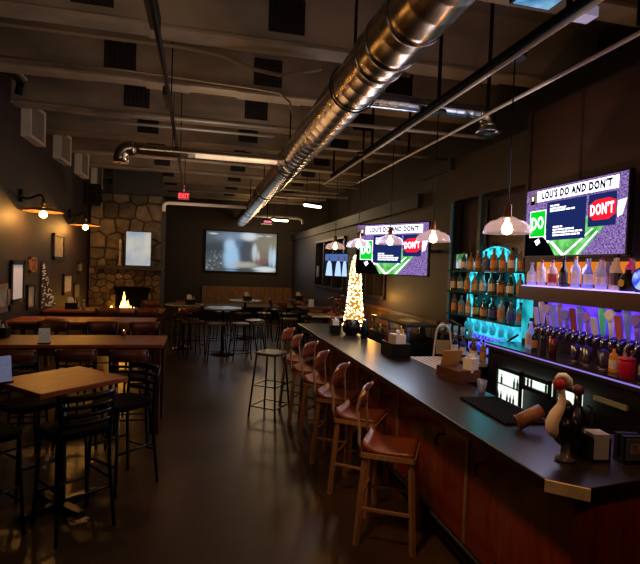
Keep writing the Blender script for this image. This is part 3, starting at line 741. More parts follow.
def tent(label, loc, rz, m, w=.1, h=.17):
    t = thing('table_card', label, 'card', loc, rz)
    b = MB(); b.box((0, -.02, h/2), (w, .004, h), M=Matrix.Rotation(R(-7), 4, 'X')); link('front', b, m, t)
    b = MB(); b.box((0, .02, h/2), (w, .004, h), M=Matrix.Rotation(R(7), 4, 'X')); link('back', b, m, t)
    b = MB(); b.box((0, 0, .006), (w+.02, .08, .012)); link('stand', b, M['black'], t)
    return t
card_b = mat('card_blue', '#9aa4c4', .5, var=.25, scale=30, emit='#90a0d0', es=.2); card_w = mat('card_white', '#c8bcae', .5, var=.35, scale=40, emit='#c8b8a8', es=.08)  # slight emission added so the cards look better lit
tent('pale blue table card on the near square table', (-1.46, 4.12, 1.05), R(38), card_b, .1, .2)
tent('white table card on the first long table', (-1.72, 6.0, 1.05), R(10), card_w, .11, .17)
cd = thing('candle_glass', 'small lit candle glass on the first long table', 'candle', (-.98, 6.6, 1.05)); b = MB(); b.lathe([(.025, 0), (.03, .07), (.028, .07), (.022, .01)], seg=10); link('glass', b, mat('amber_glass', '#7a4a20', .2), cd); b = MB(); b.lathe([(.008, .03), (.01, .05), (.001, .08)], seg=8); link('flame', b, emis('candle_flame', '#ffb860', 12.), cd)

# ------------------------------------------------------------------ bar counter
bar = thing('bar_counter', 'long dark wood bar counter with a reddish panelled front', 'bar counter', (0, 0, 0))
top = [(1.53, 8.0), (2.2, 8.0), (2.2, 3.2), (2.2, 2.55), (2.62, 2.3), (3.0, 2.3), (3.0, 1.98), (1.68, 1.80), (1.545, 1.92)]
b = MB(); b.prism(top, 1.02, 1.07); link('countertop', b, M['bar_top'], bar, bevel=.006)
body = [(1.78, 7.85), (2.12, 7.85), (2.12, 2.3), (2.6, 2.2), (2.95, 2.2), (2.95, 2.08), (1.86, 1.93), (1.78, 2.0)]
b = MB(); b.prism(body, .1, 1.02); link('front_panel', b, M['bar_panel'], bar)
b = MB(); b.prism([(1.84, 7.8), (2.1, 7.8), (2.1, 2.2), (1.9, 2.05), (1.84, 2.08)], 0, .1); link('toe_kick', b, M['black'], bar)
b = MB(); b.box((1.775, 4.75, .96), (.012, 5.6, .1)); link('apron', b, mat('bar_apron', '#2a120b', .4), bar)
for i, y in enumerate((2.97, 4.2, 5.4, 6.6)):
    b = MB(); b.box((1.772, y, .55), (.012, .03, .9)); link('panel_seam', b, mat('seam_metal', '#c09a70', .35, .5) if i == 0 else bpy.data.materials['seam_metal'], bar)
b = MB(); b.box((1.6125, 1.855, 1.043), (.185, .014, .054), rz=math.atan2(-.12, .135)); link('corner_plate', b, mat('bare_wood_edge', '#d8b888', .7, var=.2, scale=20), bar)
b = MB(); b.tube([(1.7, 7.7, .2), (1.7, 2.2, .2)], .022, 8)
for y in (2.6, 3.9, 5.2, 6.5): b.tube([(1.7, y, .2), (1.79, y, .24)], .012, 6)
link('foot_rail', b, mat('dim_brass', '#1a120b', .5, .3), bar)
for k, y in enumerate((2.75, 3.3)):
    b = MB(); b.tube([(1.77, y, .8), (1.72, y, .8), (1.7, y, .77), (1.7, y, .74), (1.72, y, .72)], .008, 6); link('bag_hook', b, M['black_metal'], bar)

# wooden bar stools --------------------------------------------------
def wood_stool(label, loc, rz):
    t = thing('bar_stool', label, 'stool', loc, rz, 'bar stools along the bar')
    H_ = .69
    b = MB(); b.cbox((0, 0, H_-.03), (.40, .40, .035), .02); sf = link('seat_frame', b, M['wood_leg'], t)
    # dished seat
    n = 8; vs = []; fs = []
    for i in range(n+1):
        for j in range(n+1):
            x = -.185+.37*i/n; y = -.185+.37*j/n
            r2 = (x/.2)**2+(y/.2)**2
            z = H_+.012*r2+(.05*max(0, (-x-.08)/.1)**2)
            vs.append((x, y, z))
    m_ = (n+1)**2
    vs += [(x, y, H_-.015) for x, y, z in vs[:m_]]
    for i in range(n):
        for j in range(n):
            a = i*(n+1)+j; fs.append((a, a+1, a+n+2, a+n+1)); fs.append((m_+a, m_+a+n+1, m_+a+n+2, m_+a+1))
    for i in range(n):
        for (a, c) in (((i)*(n+1), (i+1)*(n+1)), (i*(n+1)+n, (i+1)*(n+1)+n), (i, i+1), (n*(n+1)+i, n*(n+1)+i+1)):
            fs.append((a, c, m_+c, m_+a))
    b = MB(); b._add(vs, fs, 0, True); link('seat', b, M['wood_stool'], sf)
    for sx in (-1, 1):
        for sy in (-1, 1):
            b = MB(); b.bar((sx*.165, sy*.165, H_-.03), (sx*.205, sy*.205, 0), .034, .034); link('leg', b, M['wood_leg'], t)
    b = MB()
    b.bar((-.19, -.19, .27), (.19, -.19, .27), .02); b.bar((-.19, .19, .27), (.19, .19, .27), .02); b.bar((.185, -.19, .34), (.185, .19, .34), .02); b.bar((-.185, -.19, .34), (-.185, .19, .34), .02)
    link('footrest', b, M['wood_leg'], t)
    for sy in (-1, 1):
        b = MB()
        P_ = [(-.19, sy*.165, H_-.02), (-.215, sy*.165, H_+.05), (-.215, sy*.165, H_+.14), (-.228, sy*.165, H_+.23), (-.232, sy*.165, H_+.31), (-.218, sy*.165, H_+.37), (-.185, sy*.16, H_+.425)]
        b.tube(P_, .011, 8); link('back_frame', b, mat('stool_frame', '#c8a888', .35, .3) if 'stool_frame' not in bpy.data.materials else bpy.data.materials['stool_frame'], t)
    b = MB(); n = 8; vs = []; fs = []
    for i in range(n+1):
        q = -1+2*i/n; y = .175*q; c = .025*(1-q*q)
        ins = .03*max(0, abs(q)-.7)/.3
        for x, z in ((-.216, H_+.25+ins), (-.222, H_+.31), (-.21, H_+.37), (-.182, H_+.43-ins)):
            vs.append((x-c, y, z)); vs.append((x-c-.014, y, z))
    for i in range(n):
        for k in range(3):
            a = i*8+k*2
            fs += [(a, a+2, a+10, a+8), (a+1, a+9, a+11, a+3)]
        fs += [(i*8, i*8+8, i*8+9, i*8+1), (i*8+6, i*8+7, i*8+15, i*8+14)]
    fs += [(0, 1, 3, 2), (2, 3, 5, 4), (4, 5, 7, 6)]; e = n*8; fs += [(e, e+2, e+3, e+1), (e+2, e+4, e+5, e+3), (e+4, e+6, e+7, e+5)]
    b._add(vs, fs, 0, True); link('backrest', b, M['wood_stool'], t)
    return t
ws = wood_stool('nearest wooden bar stool, standing apart in the foreground by the bar', (1.40, 3.415, 0), R(-29))
for x, y, rz, lab in ((1.42, 4.2, -35, 'second wooden bar stool from the foreground along the bar'), (1.4, 4.88, -33, 'third wooden bar stool from the foreground along the bar'), (1.4, 5.5, -38, 'fourth wooden bar stool from the foreground along the bar'),
                      (1.37, 6.14, -30, 'fifth wooden bar stool from the foreground along the bar'), (1.36, 6.8, -36, 'sixth wooden bar stool, beside the dark metal stool')):
    dup(ws, (x, y, 0), R(rz), lab)
# dark metal stool
def metal_stool(label, loc, rz, back=True, H_=.8, group=None, name='metal_stool'):
    t = thing(name, label, 'stool', loc, rz, group)
    b = MB(); b.cbox((0, 0, H_), (.36, .36, .035), .06); link('seat', b, mat('stool_pad', '#4a3c30', .45) if 'stool_pad' not in bpy.data.materials else bpy.data.materials['stool_pad'], t, bevel=.01)
    for sx in (-1, 1):
        for sy in (-1, 1):
            b = MB(); b.tube([(sx*.14, sy*.14, H_-.01), (sx*.2, sy*.2, 0)], .014, 8); link('leg', b, M['black_metal'], t)
    for z, k in ((.14, .19), (.42, .17)):
        b = MB()
        for a in ((-1, -1, 1, -1), (1, -1, 1, 1), (1, 1, -1, 1), (-1, 1, -1, -1)): b.bar((a[0]*k, a[1]*k, z), (a[2]*k, a[3]*k, z), .016)
        link('footrest', b, M['black_metal'], t)
    if back:
        for sy in (-1, 1):
            b = MB(); b.tube([(-.16, sy*.1, H_), (-.19, sy*.1, H_+.15), (-.2, sy*.1, H_+.38)], .011, 8); link('back_post', b, M['black_metal'], t)
        b = MB(); b.box((-.2, 0, H_+.29), (.02, .3, .2), M=Matrix.Rotation(-.06, 4, 'Y')); link('backrest', b, M['black'], t)
    return t
metal_stool('dark metal stool with tall back in the aisle beside the farthest bar stools', (.9, 6.52, 0), R(-38), True, .84)

# ------------------------------------------------------------------ things on the bar
def obj1(name, label, cat, parts, loc, rz=0., group=None):
    t = thing(name, label, cat, loc, rz, group)
    for n, bb, m in parts: link(n, bb, m, t)
    return t
c2 = caddy('black napkin and menu caddy in the middle of the bar', (2.06, 5.02, 1.07), R(90))
c2.scale = (1.5, 1.4, 1.25)
b = MB(); b.box((-.0, -.05, .13), (.09, .012, .2), M=Matrix.Rotation(.25, 4, 'Y')); link('menu', b, mat('kraft_card', '#c8b078', .7), c2)
c3 = caddy('black napkin caddy at the far end of the bar', (1.86, 6.85, 1.07), R(80))
b = MB(); b.box((.04, .05, .15), (.1, .012, .26)); link('menu', b, mat('menu_red', '#8a5a40', .6), c3)
b = MB(); b.lathe([(.045, 0), (.035, .015), (.03, .12), (.06, .2)], seg=12)
ffl = MB(); random.seed(11)
for i in range(40):
    a = random.uniform(0, 2*PI); r_ = random.uniform(0, .15); z_ = random.uniform(.2, .5)
    c_ = Vector((r_*math.cos(a), r_*math.sin(a), z_)); n_ = 5
    pts = [c_+Vector((.045*math.cos(2*PI*k/n_+a), .045*math.sin(2*PI*k/n_+a), random.uniform(-.02, .02))) for k in range(n_)]
    ffl._add([c_+Vector((0, 0, .01))]+pts, [(0, 1+k, 1+(k+1) % n_) for k in range(n_)])
stm = MB()
for i in range(7):
    a = i*.9; stm.tube([(0, 0, .1), (.05*math.cos(a), .05*math.sin(a), .25), (.1*math.cos(a), .1*math.sin(a), .4)], .005, 5)
ff = obj1('red_flowers', 'red flowers in a vase at the far end of the bar', 'flowers', [('vase', b, mat('vase_glass', '#a8a0a0', .15)), ('stems', stm, mat('stem_green', '#2c3a1c', .7))], (2.02, 7.35, 1.07))
o = link('petals', ffl, mat('red_petals', '#a02a1c', .6, var=.4, scale=12), ff); o['kind'] = 'stuff'
b = MB(); b.lathe([(.08, 0), (.12, .04), (.13, .12), (.1, .2), (.06, .22)], seg=16); hb = MB(); hb.tube([(.11, 0, .17), (.18, 0, .15), (.18, 0, .07), (.12, 0, .05)], .012, 6)
obj1('dark_pitcher', 'dark rounded pitcher at the far end of the bar', 'pitcher', [('body', b, mat('dark_glaze', '#141016', .25)), ('handle', hb, M['black'])], (2.06, 6.68, 1.07))
b = MB(); b.lathe([(.05, 0), (.055, .14), (.03, .2), (.028, .22)], seg=12); hb = MB(); hb.lathe([(.03, .22), (.033, .25), (.01, .26)], seg=12)
obj1('cocktail_shaker', 'dark teal bottle-shaped shaker beside the dark pitcher', 'shaker', [('body', b, mat('teal_dark', '#0c2a30', .2, .3)), ('cap', hb, M['steel'])], (2.13, 6.3, 1.07))
# perforated drip tray
b = MB(); b.box((0, 0, .006), (.36, .74, .012)); g = MB()
for i in range(6):
    for j in range(12): g.cyl((-.14+i*.056, -.32+j*.058, .0125), (-.14+i*.056, -.32+j*.058, .0135), .016, seg=6)
obj1('drip_tray', 'pale perforated drip tray behind the rear edge of the bar', 'tray', [('tray', b, mat('tray_steel', '#d8c8b4', .5, .2)), ('perforations', g, M['black'])], (2.4, 4.62, 1.05))
b = MB(); b.box((0, 0, .007), (.3, .62, .014), rz=0)
for i in range(9): b.box((-.13+i*.0325, 0, .016), (.012, .6, .006))
obj1('bar_mat', 'black rubber bar mat on the near bar top', 'mat', [('mat', b, mat('rubber', '#030303', .8, spec=.1))], (2.0, 2.95, 1.07), R(-3))
# wooden caddy with napkins behind bar edge
b = MB(); b.box((0, 0, .05), (.24, .3, .1)); w2 = MB(); w2.box((.0, .1, .16), (.2, .012, .16), M=Matrix.Rotation(.3, 4, 'X')); n2 = MB(); n2.box((.05, -.1, .14), (.1, .09, .12), rz=.3); n2.box((.05, -.1, .21), (.09, .02, .04), rz=.2)
obj1('wooden_caddy', 'wooden caddy with a tall napkin stack beside the drip tray', 'caddy', [('box', b, mat('caddy_wood', '#5a3420', .5, var=.3, scale=8)), ('lid', w2, mat('pale_wood', '#a88048', .5)), ('napkins', n2, M['white'])], (2.2, 3.9, 1.07), R(10))
# tumbler glass by mat
b = MB(); b.lathe([(.028, 0), (.038, .1), (.035, .1), (.026, .01)], seg=14)
obj1('tumbler', 'small clear tumbler behind the black bar mat', 'glass', [('glass', b, glassy('clear_glass', '#d8d8e0', .6, .2)), ('rim', MB().lathe([(.036, .098), (.04, .1), (.036, .104)], seg=14, close=False), M['steel'])], (2.14, 3.42, 1.07))
# brown wooden muddler cylinder lying tilted
b = MB(); b.cyl((-.02, .0, .045), (.12, .02, .12), .045, .04, 16); k_ = MB(); k_.cyl((-.03, 0, .04), (-.018, .0, .046), .046, .046, 16)
obj1('wooden_cup', 'brown wooden cup tipped over on the near bar top', 'cup', [('cup', b, mat('cup_wood', '#8a5a34', .45, var=.3, scale=10)), ('rim', k_, mat('cup_rim', '#5a3418', .5))], (1.88, 2.56, 1.07), R(-15))
# bird figurine -----------------------------------------------------
bird = thing('bird_figurine', 'black and white long-necked bird figure with a red cap on the near bar corner', 'figurine', (1.8, 2.1, 1.07), R(-15))
blk = mat('lacquer_black', '#0b0a0c', .25); wht = mat('cream_white', '#e8ccb0', .45); redm = mat('cap_red', '#a01418', .6)
# view plane: local +x is image right (approx), z up
P_ = [(-.045, 0, .125), (-.065, 0, .15), (-.07, 0, .19), (-.055, 0, .235), (-.03, 0, .275), (-.025, 0, .31), (-.03, 0, .345), (-.035, 0, .375)]
b = MB(); b.tube(P_, [.02, .034, .034, .03, .024, .018, .017, .02], 14); link('neck', b, wht, bird)
b = MB(); b.ball((-.01, .01, .16), .075, sc=(.75, .8, 1.15)); b.ball((.0, .01, .25), .05, sc=(.7, .8, 1.2)); link('body', b, blk, bird)
b = MB(); b.tube([(.02, .02, .23), (.05, .02, .17), (.06, .02, .1), (.05, .02, .04)], [.03, .04, .035, .015], 10); link('wing', b, blk, bird)
b = MB(); b.ball((-.042, 0, .39), .033); link('red_cap', b, redm, bird)
b = MB(); b.tube([(-.065, 0, .415), (-.045, 0, .432), (-.02, 0, .43), (.0, 0, .41), (.012, 0, .375)], [.008, .014, .018, .02, .014], 10); link('cap_trim', b, mat('cap_white', '#e8e4ea', .6), bird)
b = MB(); b.lathe([(.045, 0), (.048, .015), (.025, .03), (.022, .1)], seg=16); link('pedestal', b, mat('pedestal_glass', '#5a5058', .1, .3), bird)
# dark bottle behind the bird
b = MB(); b.lathe([(.05, 0), (.055, .02), (.055, .17), (.03, .23), (.018, .26), (.018, .31)], seg=14); c_ = MB(); c_.ball((0, 0, .33), .03)
l_ = MB(); l_.tube([(.03, -.03, .26), (.07, -.02, .24), (.08, -.02, .18), (.05, -.02, .12)], .008, 6)
obj1('dark_bottle', 'dark bottle with a red stopper behind the bird figure', 'bottle', [('glass_body', b, blk), ('stopper', c_, mat('stopper_red', '#4a0c10', .5)), ('handle', l_, mat('handle_grey', '#2c2a30', .4))], (1.95, 2.2, 1.07))
# napkin holder
b = MB(); b.box((0, 0, .006), (.1, .1, .012)); b.box((-.045, 0, .06), (.006, .1, .12)); b.box((.045, 0, .06), (.006, .1, .12))
n_ = MB(); n_.box((0, 0, .075), (.085, .088, .13)); 
obj1('napkin_holder', 'black holder of folded white napkins right of the bird figure', 'napkin holder', [('holder', b, M['black']), ('napkins', n_, mat('napkin_lilac', '#b8b4c8', .7, var=.15, scale=12))], (1.985, 2.1, 1.07), R(-10))
# menu holder black with framed card
b = MB(); b.box((0, 0, .07), (.11, .03, .14)); b.box((0, .05, .07), (.11, .03, .14)); b.box((0, .025, .01), (.11, .09, .02)); f_ = MB(); f_.box((.0, -.018, .075), (.085, .006, .11)); f2_ = MB(); f2_.box((0, -.022, .08), (.045, .004, .05))
obj1('menu_holder', 'black menu stand with a framed card at the right end of the bar', 'menu stand', [('stand', b, M['black']), ('frame', f_, mat('card_frame', '#4a4a50', .4)), ('card', f2_, mat('card_face', '#8a8078', .6, col2='#5a3030', scale=30))], (2.13, 2.02, 1.07), R(-12))

# ------------------------------------------------------------------ back bar: ledge, taps, counter, coolers
bb = thing('back_counter', 'dark back counter with a purple lit edge under the taps', 'counter', (0, 0, 0))
b = MB(); b.box((3.09, 3.52, 1.26), (.38, 2.16, .06)); link('countertop', b, mat('backbar_top', '#2a1c20', .2, var=.3, scale=5), bb)
b = MB(); b.box((2.897, 3.52, 1.268), (.006, 2.14, .012)); link('light_strip', b, emis('led_purple', '#8a7cd8', .95), bb)
b = MB(); b.box((3.1, 3.52, .62), (.34, 2.14, 1.22)); link('cabinet', b, M['black'], bb)
b = MB(); b.box((3.265, 3.45, 1.4), (.03, 1.9, .22)); link('backsplash', b, mat('splash_red', '#2c1410', .35, var=.3, scale=4), bb)
# coolers let into the counter
fridge_in = emis_noise('cooler_light', '#cfe6d6', '#f4fff0', 1.3, 8, .3, .7)
cbp = []
def cooler(label, y0, y1, z0, z1, bright=1.):
    t = thing('bottle_cooler', label, 'cooler', (2.9, (y0+y1)/2, 0))
    w = y1-y0
    b = MB(); b.box((-.01, 0, (z0+z1)/2), (.02, w, z1-z0)); link('back_panel', b, fridge_in, t)
    b = MB()
    for yy in (-w/2, w/2): b.box((-.03, yy, (z0+z1)/2), (.02, .03, z1-z0+.05))
    for zz in (z0, z1): b.box((-.03, 0, zz), (.02, w+.03, .03))
    link('door_frame', b, M['black'], t)
    b = MB(); n = int(w/.05)
    lev = max(1, int(round((z1-z0)/.17)))
    for l in range(lev):
        zz = z0+.02+l*(z1-z0)/lev
        b.box((-.03, 0, zz), (.025, w-.02, .01))
    link('rack', b, M['steel'], t)
    kw = label.split(',')[-1].strip()
    for l in range(lev):
        zz = z0+.025+l*(z1-z0)/lev
        for i in range(n):
            if random.random() < .4: continue
            lab = 'small dark bottle, rack %d, place %d in the cooler %s' % (l+1, i+1, kw)
            loc = (2.873, (y0+y1)/2-w/2+.05+i*(w-.08)/max(1, n-1), zz)
            if not cbp:
                b = MB(); b.lathe([(.009, 0), (.01, .05), (.004, .07), (.004, .09)], (0, 0, 0), 8)
                cbp.append(tag(link('cooled_bottle', b, mat('cooler_bottle', '#2a2418', .3), loc=loc), lab, 'bottle', 'bottles in the lit coolers'))
            else: dup(cbp[0], loc, 0, lab)
    return t
random.seed(21)
cooler('tall white-lit glass cooler under the back counter, on the left', 3.95, 4.33, .74, 1.08)
cooler('wide white-lit glass cooler under the back counter, in the middle', 3.56, 3.93, .98, 1.09)
cooler('small white-lit glass cooler under the back counter, behind the bird figure', 3.22, 3.48, .96, 1.1)
b = MB(); b.box((0, 0, 0), (.02, .3, .035)); obj1('cooler_handle', 'pale bar handle on the dark cabinet right of the bird figure', 'handle', [('bar', b, mat('handle_pale', '#9aa088', .35, .4)), ('mounts', MB().box((.02, .1, 0), (.03, .02, .02)).box((.02, -.1, 0), (.03, .02, .02)), M['black'])], (2.89, 2.95, 1.1))

# purple-lit wall behind taps
b = MB(); b.box((3.285, 3.4, 1.64), (.02, 1.5, .26)); tp = tag(link('tap_wall_panel', b, emis_noise('purple_wall', '#2a148a', '#7448f8', 1.8, 6, .3, .8)), 'glowing purple wall panel behind the beer taps', 'panel')
rl = thing('tap_rail', 'black pipe rail on brackets carrying the beer taps', 'rail', (3.12, 3.1, 1.52))
b = MB(); b.cyl((0, -1.0, 0), (0, .95, 0), .028, seg=12); link('pipe', b, mat('rail_chrome', '#3c3a44', .2, .9), rl)
for y in (-.7, 0, .8):
    b = MB(); b.bar((0, y, 0), (.165, y, -.005), .03); link('bracket', b, M['black'], rl)
tapc = ['#b8a4d8', '#c0b0e0', '#a894cc', '#8a96f0', '#9c84b8', '#6a70c8', '#8a3c34', '#7c86f0', '#9a6cc8', '#c4b4cc', '#60d8b0', '#d8d0d4', '#a85040', '#7a8cf4', '#8060c0', '#9a90d8', '#7068c8']
random.seed(4)
for i in range(17):
    y = 3.98-i*.078
    h = [.15, .21, .2, .19, .2, .16, .18, .2, .17, .13, .21, .22, .17, .21, .2, .2, .2][i]
    lab = 'beer tap with %s handle, number from left: %s' % (['pale lilac paddle', 'tall lilac paddle', 'lilac round', 'blue badge', 'mauve paddle', 'indigo', 'red brown carved', 'blue round badge', 'violet', 'short pale', 'mint tipped', 'tall white paddle', 'rust brown', 'bright blue badge', 'violet paddle', 'periwinkle', 'deep violet'][i], ['first', 'second', 'third', 'fourth', 'fifth', 'sixth', 'seventh', 'eighth', 'ninth', 'tenth', 'eleventh', 'twelfth', 'thirteenth', 'fourteenth', 'fifteenth', 'sixteenth', 'seventeenth'][i])
    t = thing('beer_tap', lab, 'tap', (3.09, y, 1.52), 0, 'beer taps on the rail')
    b = MB(); b.cyl((0, 0, 0), (-.06, 0, -.005), .014, seg=8); b.cyl((-.055, 0, .01), (-.06, 0, -.06), .011, .014, 8); b.cyl((-.05, 0, 0), (-.05, 0, .04), .012, seg=8); link('faucet', b, M['steel'], t)
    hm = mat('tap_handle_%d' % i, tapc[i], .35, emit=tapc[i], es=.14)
    b = MB(); lean = -.03
    kind = i % 3
    if kind == 0: b.bar((-.05, 0, .035), (-.05+lean, 0, .035+h), .05, .022)
    elif kind == 1: b.tube([(-.05, 0, .035), (-.055, 0, .06), (-.06, 0, .035+h*.6), (-.05+lean, 0, .035+h)], [.012, .018, .03, .024], 10)
    else:
        b.tube([(-.05, 0, .035), (-.06, 0, .035+h*.55)], [.014, .022], 8); b.cyl((-.06, 0, .035+h*.75), (-.085, 0, .035+h*.76), .04, seg=14)
        b.tube([(-.06, 0, .035+h*.5), (-.07, 0, .035+h*.8)], [.022, .018], 8)
    link('handle', b, hm, t)

# wooden ledge with bottles
ledge = thing('bottle_ledge', 'thick dark wood ledge under the large television', 'shelf', (3.145, 3.1, 0))
b = MB(); b.box((.0, -.06, 1.835), (.3, 2.36, .13)); link('board', b, mat('ledge_wood', '#3a1c12', .4, var=.35, scale=4, stretch=(4, 1, 4)), ledge)
b = MB(); b.box((.0, -.06, 1.904), (.28, 2.3, .008)); link('light_strip', b, emis('led_lilac', '#a48cff', 2.6), ledge)
for y in (-.9, .2, 1.1):
    b = MB(); b.box((.12, y, 1.755), (.05, .05, .05)); link('bracket', b, M['black'], ledge)
b = MB(); b.box((3.29, 3.1, 2.04), (.012, 2.5, .2)); tag(link('amber_light_panel', b, emis_noise('amber_glow', '#c05a10', '#ff9a30', 1.0, 1.5, .2, .8)), 'glowing amber strip on the wall behind the ledge bottles', 'panel')
b = MB(); b.box((3.275, 3.43, 2.04), (.012, .05, .2)); tag(link('wall_divider', b, mat('divider_blue', '#3a3a70', .4)), 'dark vertical divider in the amber light strip', 'divider')
GL = {}
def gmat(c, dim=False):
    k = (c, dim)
    if k not in GL: GL[k] = mat('bottle_'+c.strip('#')+('_dim' if dim else ''), c, .12, trans=.45 if dim else .35, emit=c, es=.015 if dim else .12)  # emission stands in for LED light glowing through the bottles
    return GL[k]
lab_m = [mat('lab_white', '#e4dcd8', .6), mat('lab_tan', '#c8925a', .6), mat('lab_dark', '#2c2030', .6), mat('lab_red', '#b03a30', .6), mat('lab_blue', '#4a5cc0', .6)]
cap_m = [M['black'], mat('cap_silver', '#c0c0c8', .3, .8), mat('cap_gold', '#b08038', .3, .8), mat('cap_redd', '#8a2018', .4)]
def bottle(label, loc, col, r, h, shape, lm, cm, group, sq=False):
    dim = 'glass shelf' in label
    t = thing('liquor_bottle', label, 'bottle', loc, random.uniform(0, .5) if not sq else 0, group)
    sh = {0: [(r*.95, 0), (r, .02*h), (r, .6*h), (r*.85, .68*h), (r*.36, .76*h), (r*.32, .92*h)],
          1: [(r*.9, 0), (r, .03*h), (r*1.0, .5*h), (r*.5, .66*h), (r*.34, .78*h), (r*.3, .93*h)],
          2: [(r*.8, 0), (r*1.1, .15*h), (r*1.1, .4*h), (r*.6, .6*h), (r*.32, .66*h), (r*.32, .92*h)]}[shape]
    b = MB(); b.lathe(sh, seg=12 if not sq else 4, a0=PI/4); gb = link('glass_body', b, gmat(col, dim), t)
    b = MB(); b.lathe([(r*1.02, .14*h), (r*1.02, .48*h)] if shape != 2 else [(r*1.12, .16*h), (r*1.12, .38*h)], seg=12 if not sq else 4, a0=PI/4, close=False); link('label_band', b, lab_m[lm], gb)
    b = MB(); b.lathe([(r*.36, .9*h), (r*.38, h)], seg=8); link('cap', b, cap_m[cm], t)
    return t
NTH = ['first', 'second', 'third', 'fourth', 'fifth', 'sixth', 'seventh', 'eighth', 'ninth', 'tenth', 'eleventh', 'twelfth', 'thirteenth', 'fourteenth', 'fifteenth', 'sixteenth', 'seventeenth', 'eighteenth', 'nineteenth']
random.seed(9)
LB = [('#b8b8e8', 'clear', .05, .22, 1, 0, 1), ('#c8c4ec', 'clear', .036, .26, 0, 0, 2), ('#d8b8c8', 'pinkish', .04, .24, 0, 0, 3), ('#bcbce8', 'clear', .04, .23, 1, 0, 1), ('#c8a0a0', 'rosy', .045, .24, 0, 3, 3), ('#d0c8e8', 'clear', .04, .22, 2, 1, 1), ('#08080a', 'black figure-like', .04, .27, 1, 2, 0),
      ('#8a4a30', 'brown', .036, .27, 0, 1, 3), ('#b8b0e4', 'clear', .04, .27, 0, 0, 2), ('#b0a8f0', 'lilac', .042, .25, 0, 4, 1), ('#8890f0', 'blue', .042, .25, 1, 0, 1), ('#c4b8e0', 'clear', .042, .27, 0, 0, 0), ('#b8a8d8', 'lilac', .044, .26, 2, 0, 3), ('#c8b09c', 'pale amber', .044, .28, 0, 1, 0),
      ('#d0b0a0', 'pale amber', .044, .28, 1, 2, 0), ('#e040a0', 'bright pink', .042, .28, 0, 3, 0), ('#c060a0', 'magenta', .04, .24, 1, 0, 1), ('#5a2a20', 'dark brown', .042, .28, 0, 2, 0)]
for i, (c, nm, r, h, s_, lm, cm) in enumerate(LB):
    y = 4.16-i*.072
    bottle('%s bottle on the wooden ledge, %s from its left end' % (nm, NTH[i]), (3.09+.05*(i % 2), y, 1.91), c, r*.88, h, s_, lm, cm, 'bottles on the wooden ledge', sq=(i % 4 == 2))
# round keg-like lit sign bottle at right of ledge
sg = thing('round_sign', 'round blue glowing disc sign at the right end of the ledge', 'sign', (3.02, 2.86, 2.0))
b = MB(); b.cyl((.02, 0, 0), (-.0, 0, 0), .09, seg=28); link('rim', b, M['black'], sg); b = MB(); b.cyl((0, 0, 0), (-.008, 0, 0), .075, seg=28); link('face', b, emis_noise('sign_blue', '#3048d8', '#9cb4ff', 1.3, 20), sg); b = MB(); b.box((.02, 0, -.09), (.05, .1, .02)); link('foot', b, M['black'], sg)
dk = thing('dark_jug', 'squat dark jug with a yellow round label by the disc sign', 'jug', (3.06, 3.02, 1.91)); b = MB(); b.lathe([(.055, 0), (.06, .05), (.05, .11), (.02, .14), (.02, .16)], seg=14); link('body', b, M['black'], dk); b = MB(); b.cyl((-.058, 0, .06), (-.062, 0, .06), .028, seg=16); link('label_disc', b, mat('lab_yellow', '#c0a040', .5), dk)

# back counter bottles, glasses
random.seed(12)
bcs = [(4.15, .05, '#b8c4f0', 'pale blue', .045, .3, 1), (4.02, .0, '#20282c', 'dark', .028, .22, 0), (3.9, .0, '#1c2418', 'dark green', .028, .22, 0), (3.1, .0, '#c07828', 'amber', .032, .2, 0), (3.02, .02, '#a88a60', 'tan', .03, .2, 1), (2.94, 0, '#50382a', 'brown', .03, .19, 0), (2.86, .02, '#34302c', 'black', .03, .2, 1)]
for i, (y, dx, c, nm, r, h, s_) in enumerate(bcs):
    bottle('%s bottle on the back counter below the taps' % nm, (3.05+dx, y, 1.29), c, r, h, s_, i % 3, i % 3, 'bottles on the back counter')
cl = glassy('bar_glass', '#a89098', .55, .2)
gp = None
for i, y in enumerate((3.5, 3.42, 3.34, 3.24, 3.17)):
    lab = 'upright clear glass on the back counter, %s from the left' % NTH[i]
    if gp is None:
        gp = thing('pint_glass', lab, 'glass', (3.05, y, 1.29), 0, 'clear glasses on the back counter')
        b = MB(); b.lathe([(.025, 0), (.034, .15), (.031, .15), (.023, .01)], seg=14); link('glass', b, cl, gp)
        b = MB(); b.lathe([(.025, 0), (.027, .012)], seg=14); link('base', b, mat('glass_base', '#8a7a80', .1), gp)
    else: dup(gp, (3.03+.04*(i % 2), y, 1.29), 0, lab)
b = MB(); b.lathe([(.03, 0), (.038, .17)], seg=12)
obj1('copper_cup', 'copper-brown tall cup below the leftmost taps', 'cup', [('cup', b, mat('copper', '#8a4a30', .3, .6)), ('rim', MB().lathe([(.038, .165), (.041, .17), (.038, .176)], seg=12, close=False), M['steel'])], (3.06, 3.78, 1.29))
b = MB(); b.lathe([(.05, 0), (.055, .12), (.05, .14)], seg=14)
obj1('red_container', 'red plastic tub at the right end of the back counter', 'tub', [('tub', b, mat('red_tub', '#b0102c', .4, emit='#a01030', es=.06)), ('lid', MB().lathe([(.056, .13), (.056, .15), (.02, .155)], seg=14), mat('red_lid', '#c01838', .4))], (2.95, 2.88, 1.29))

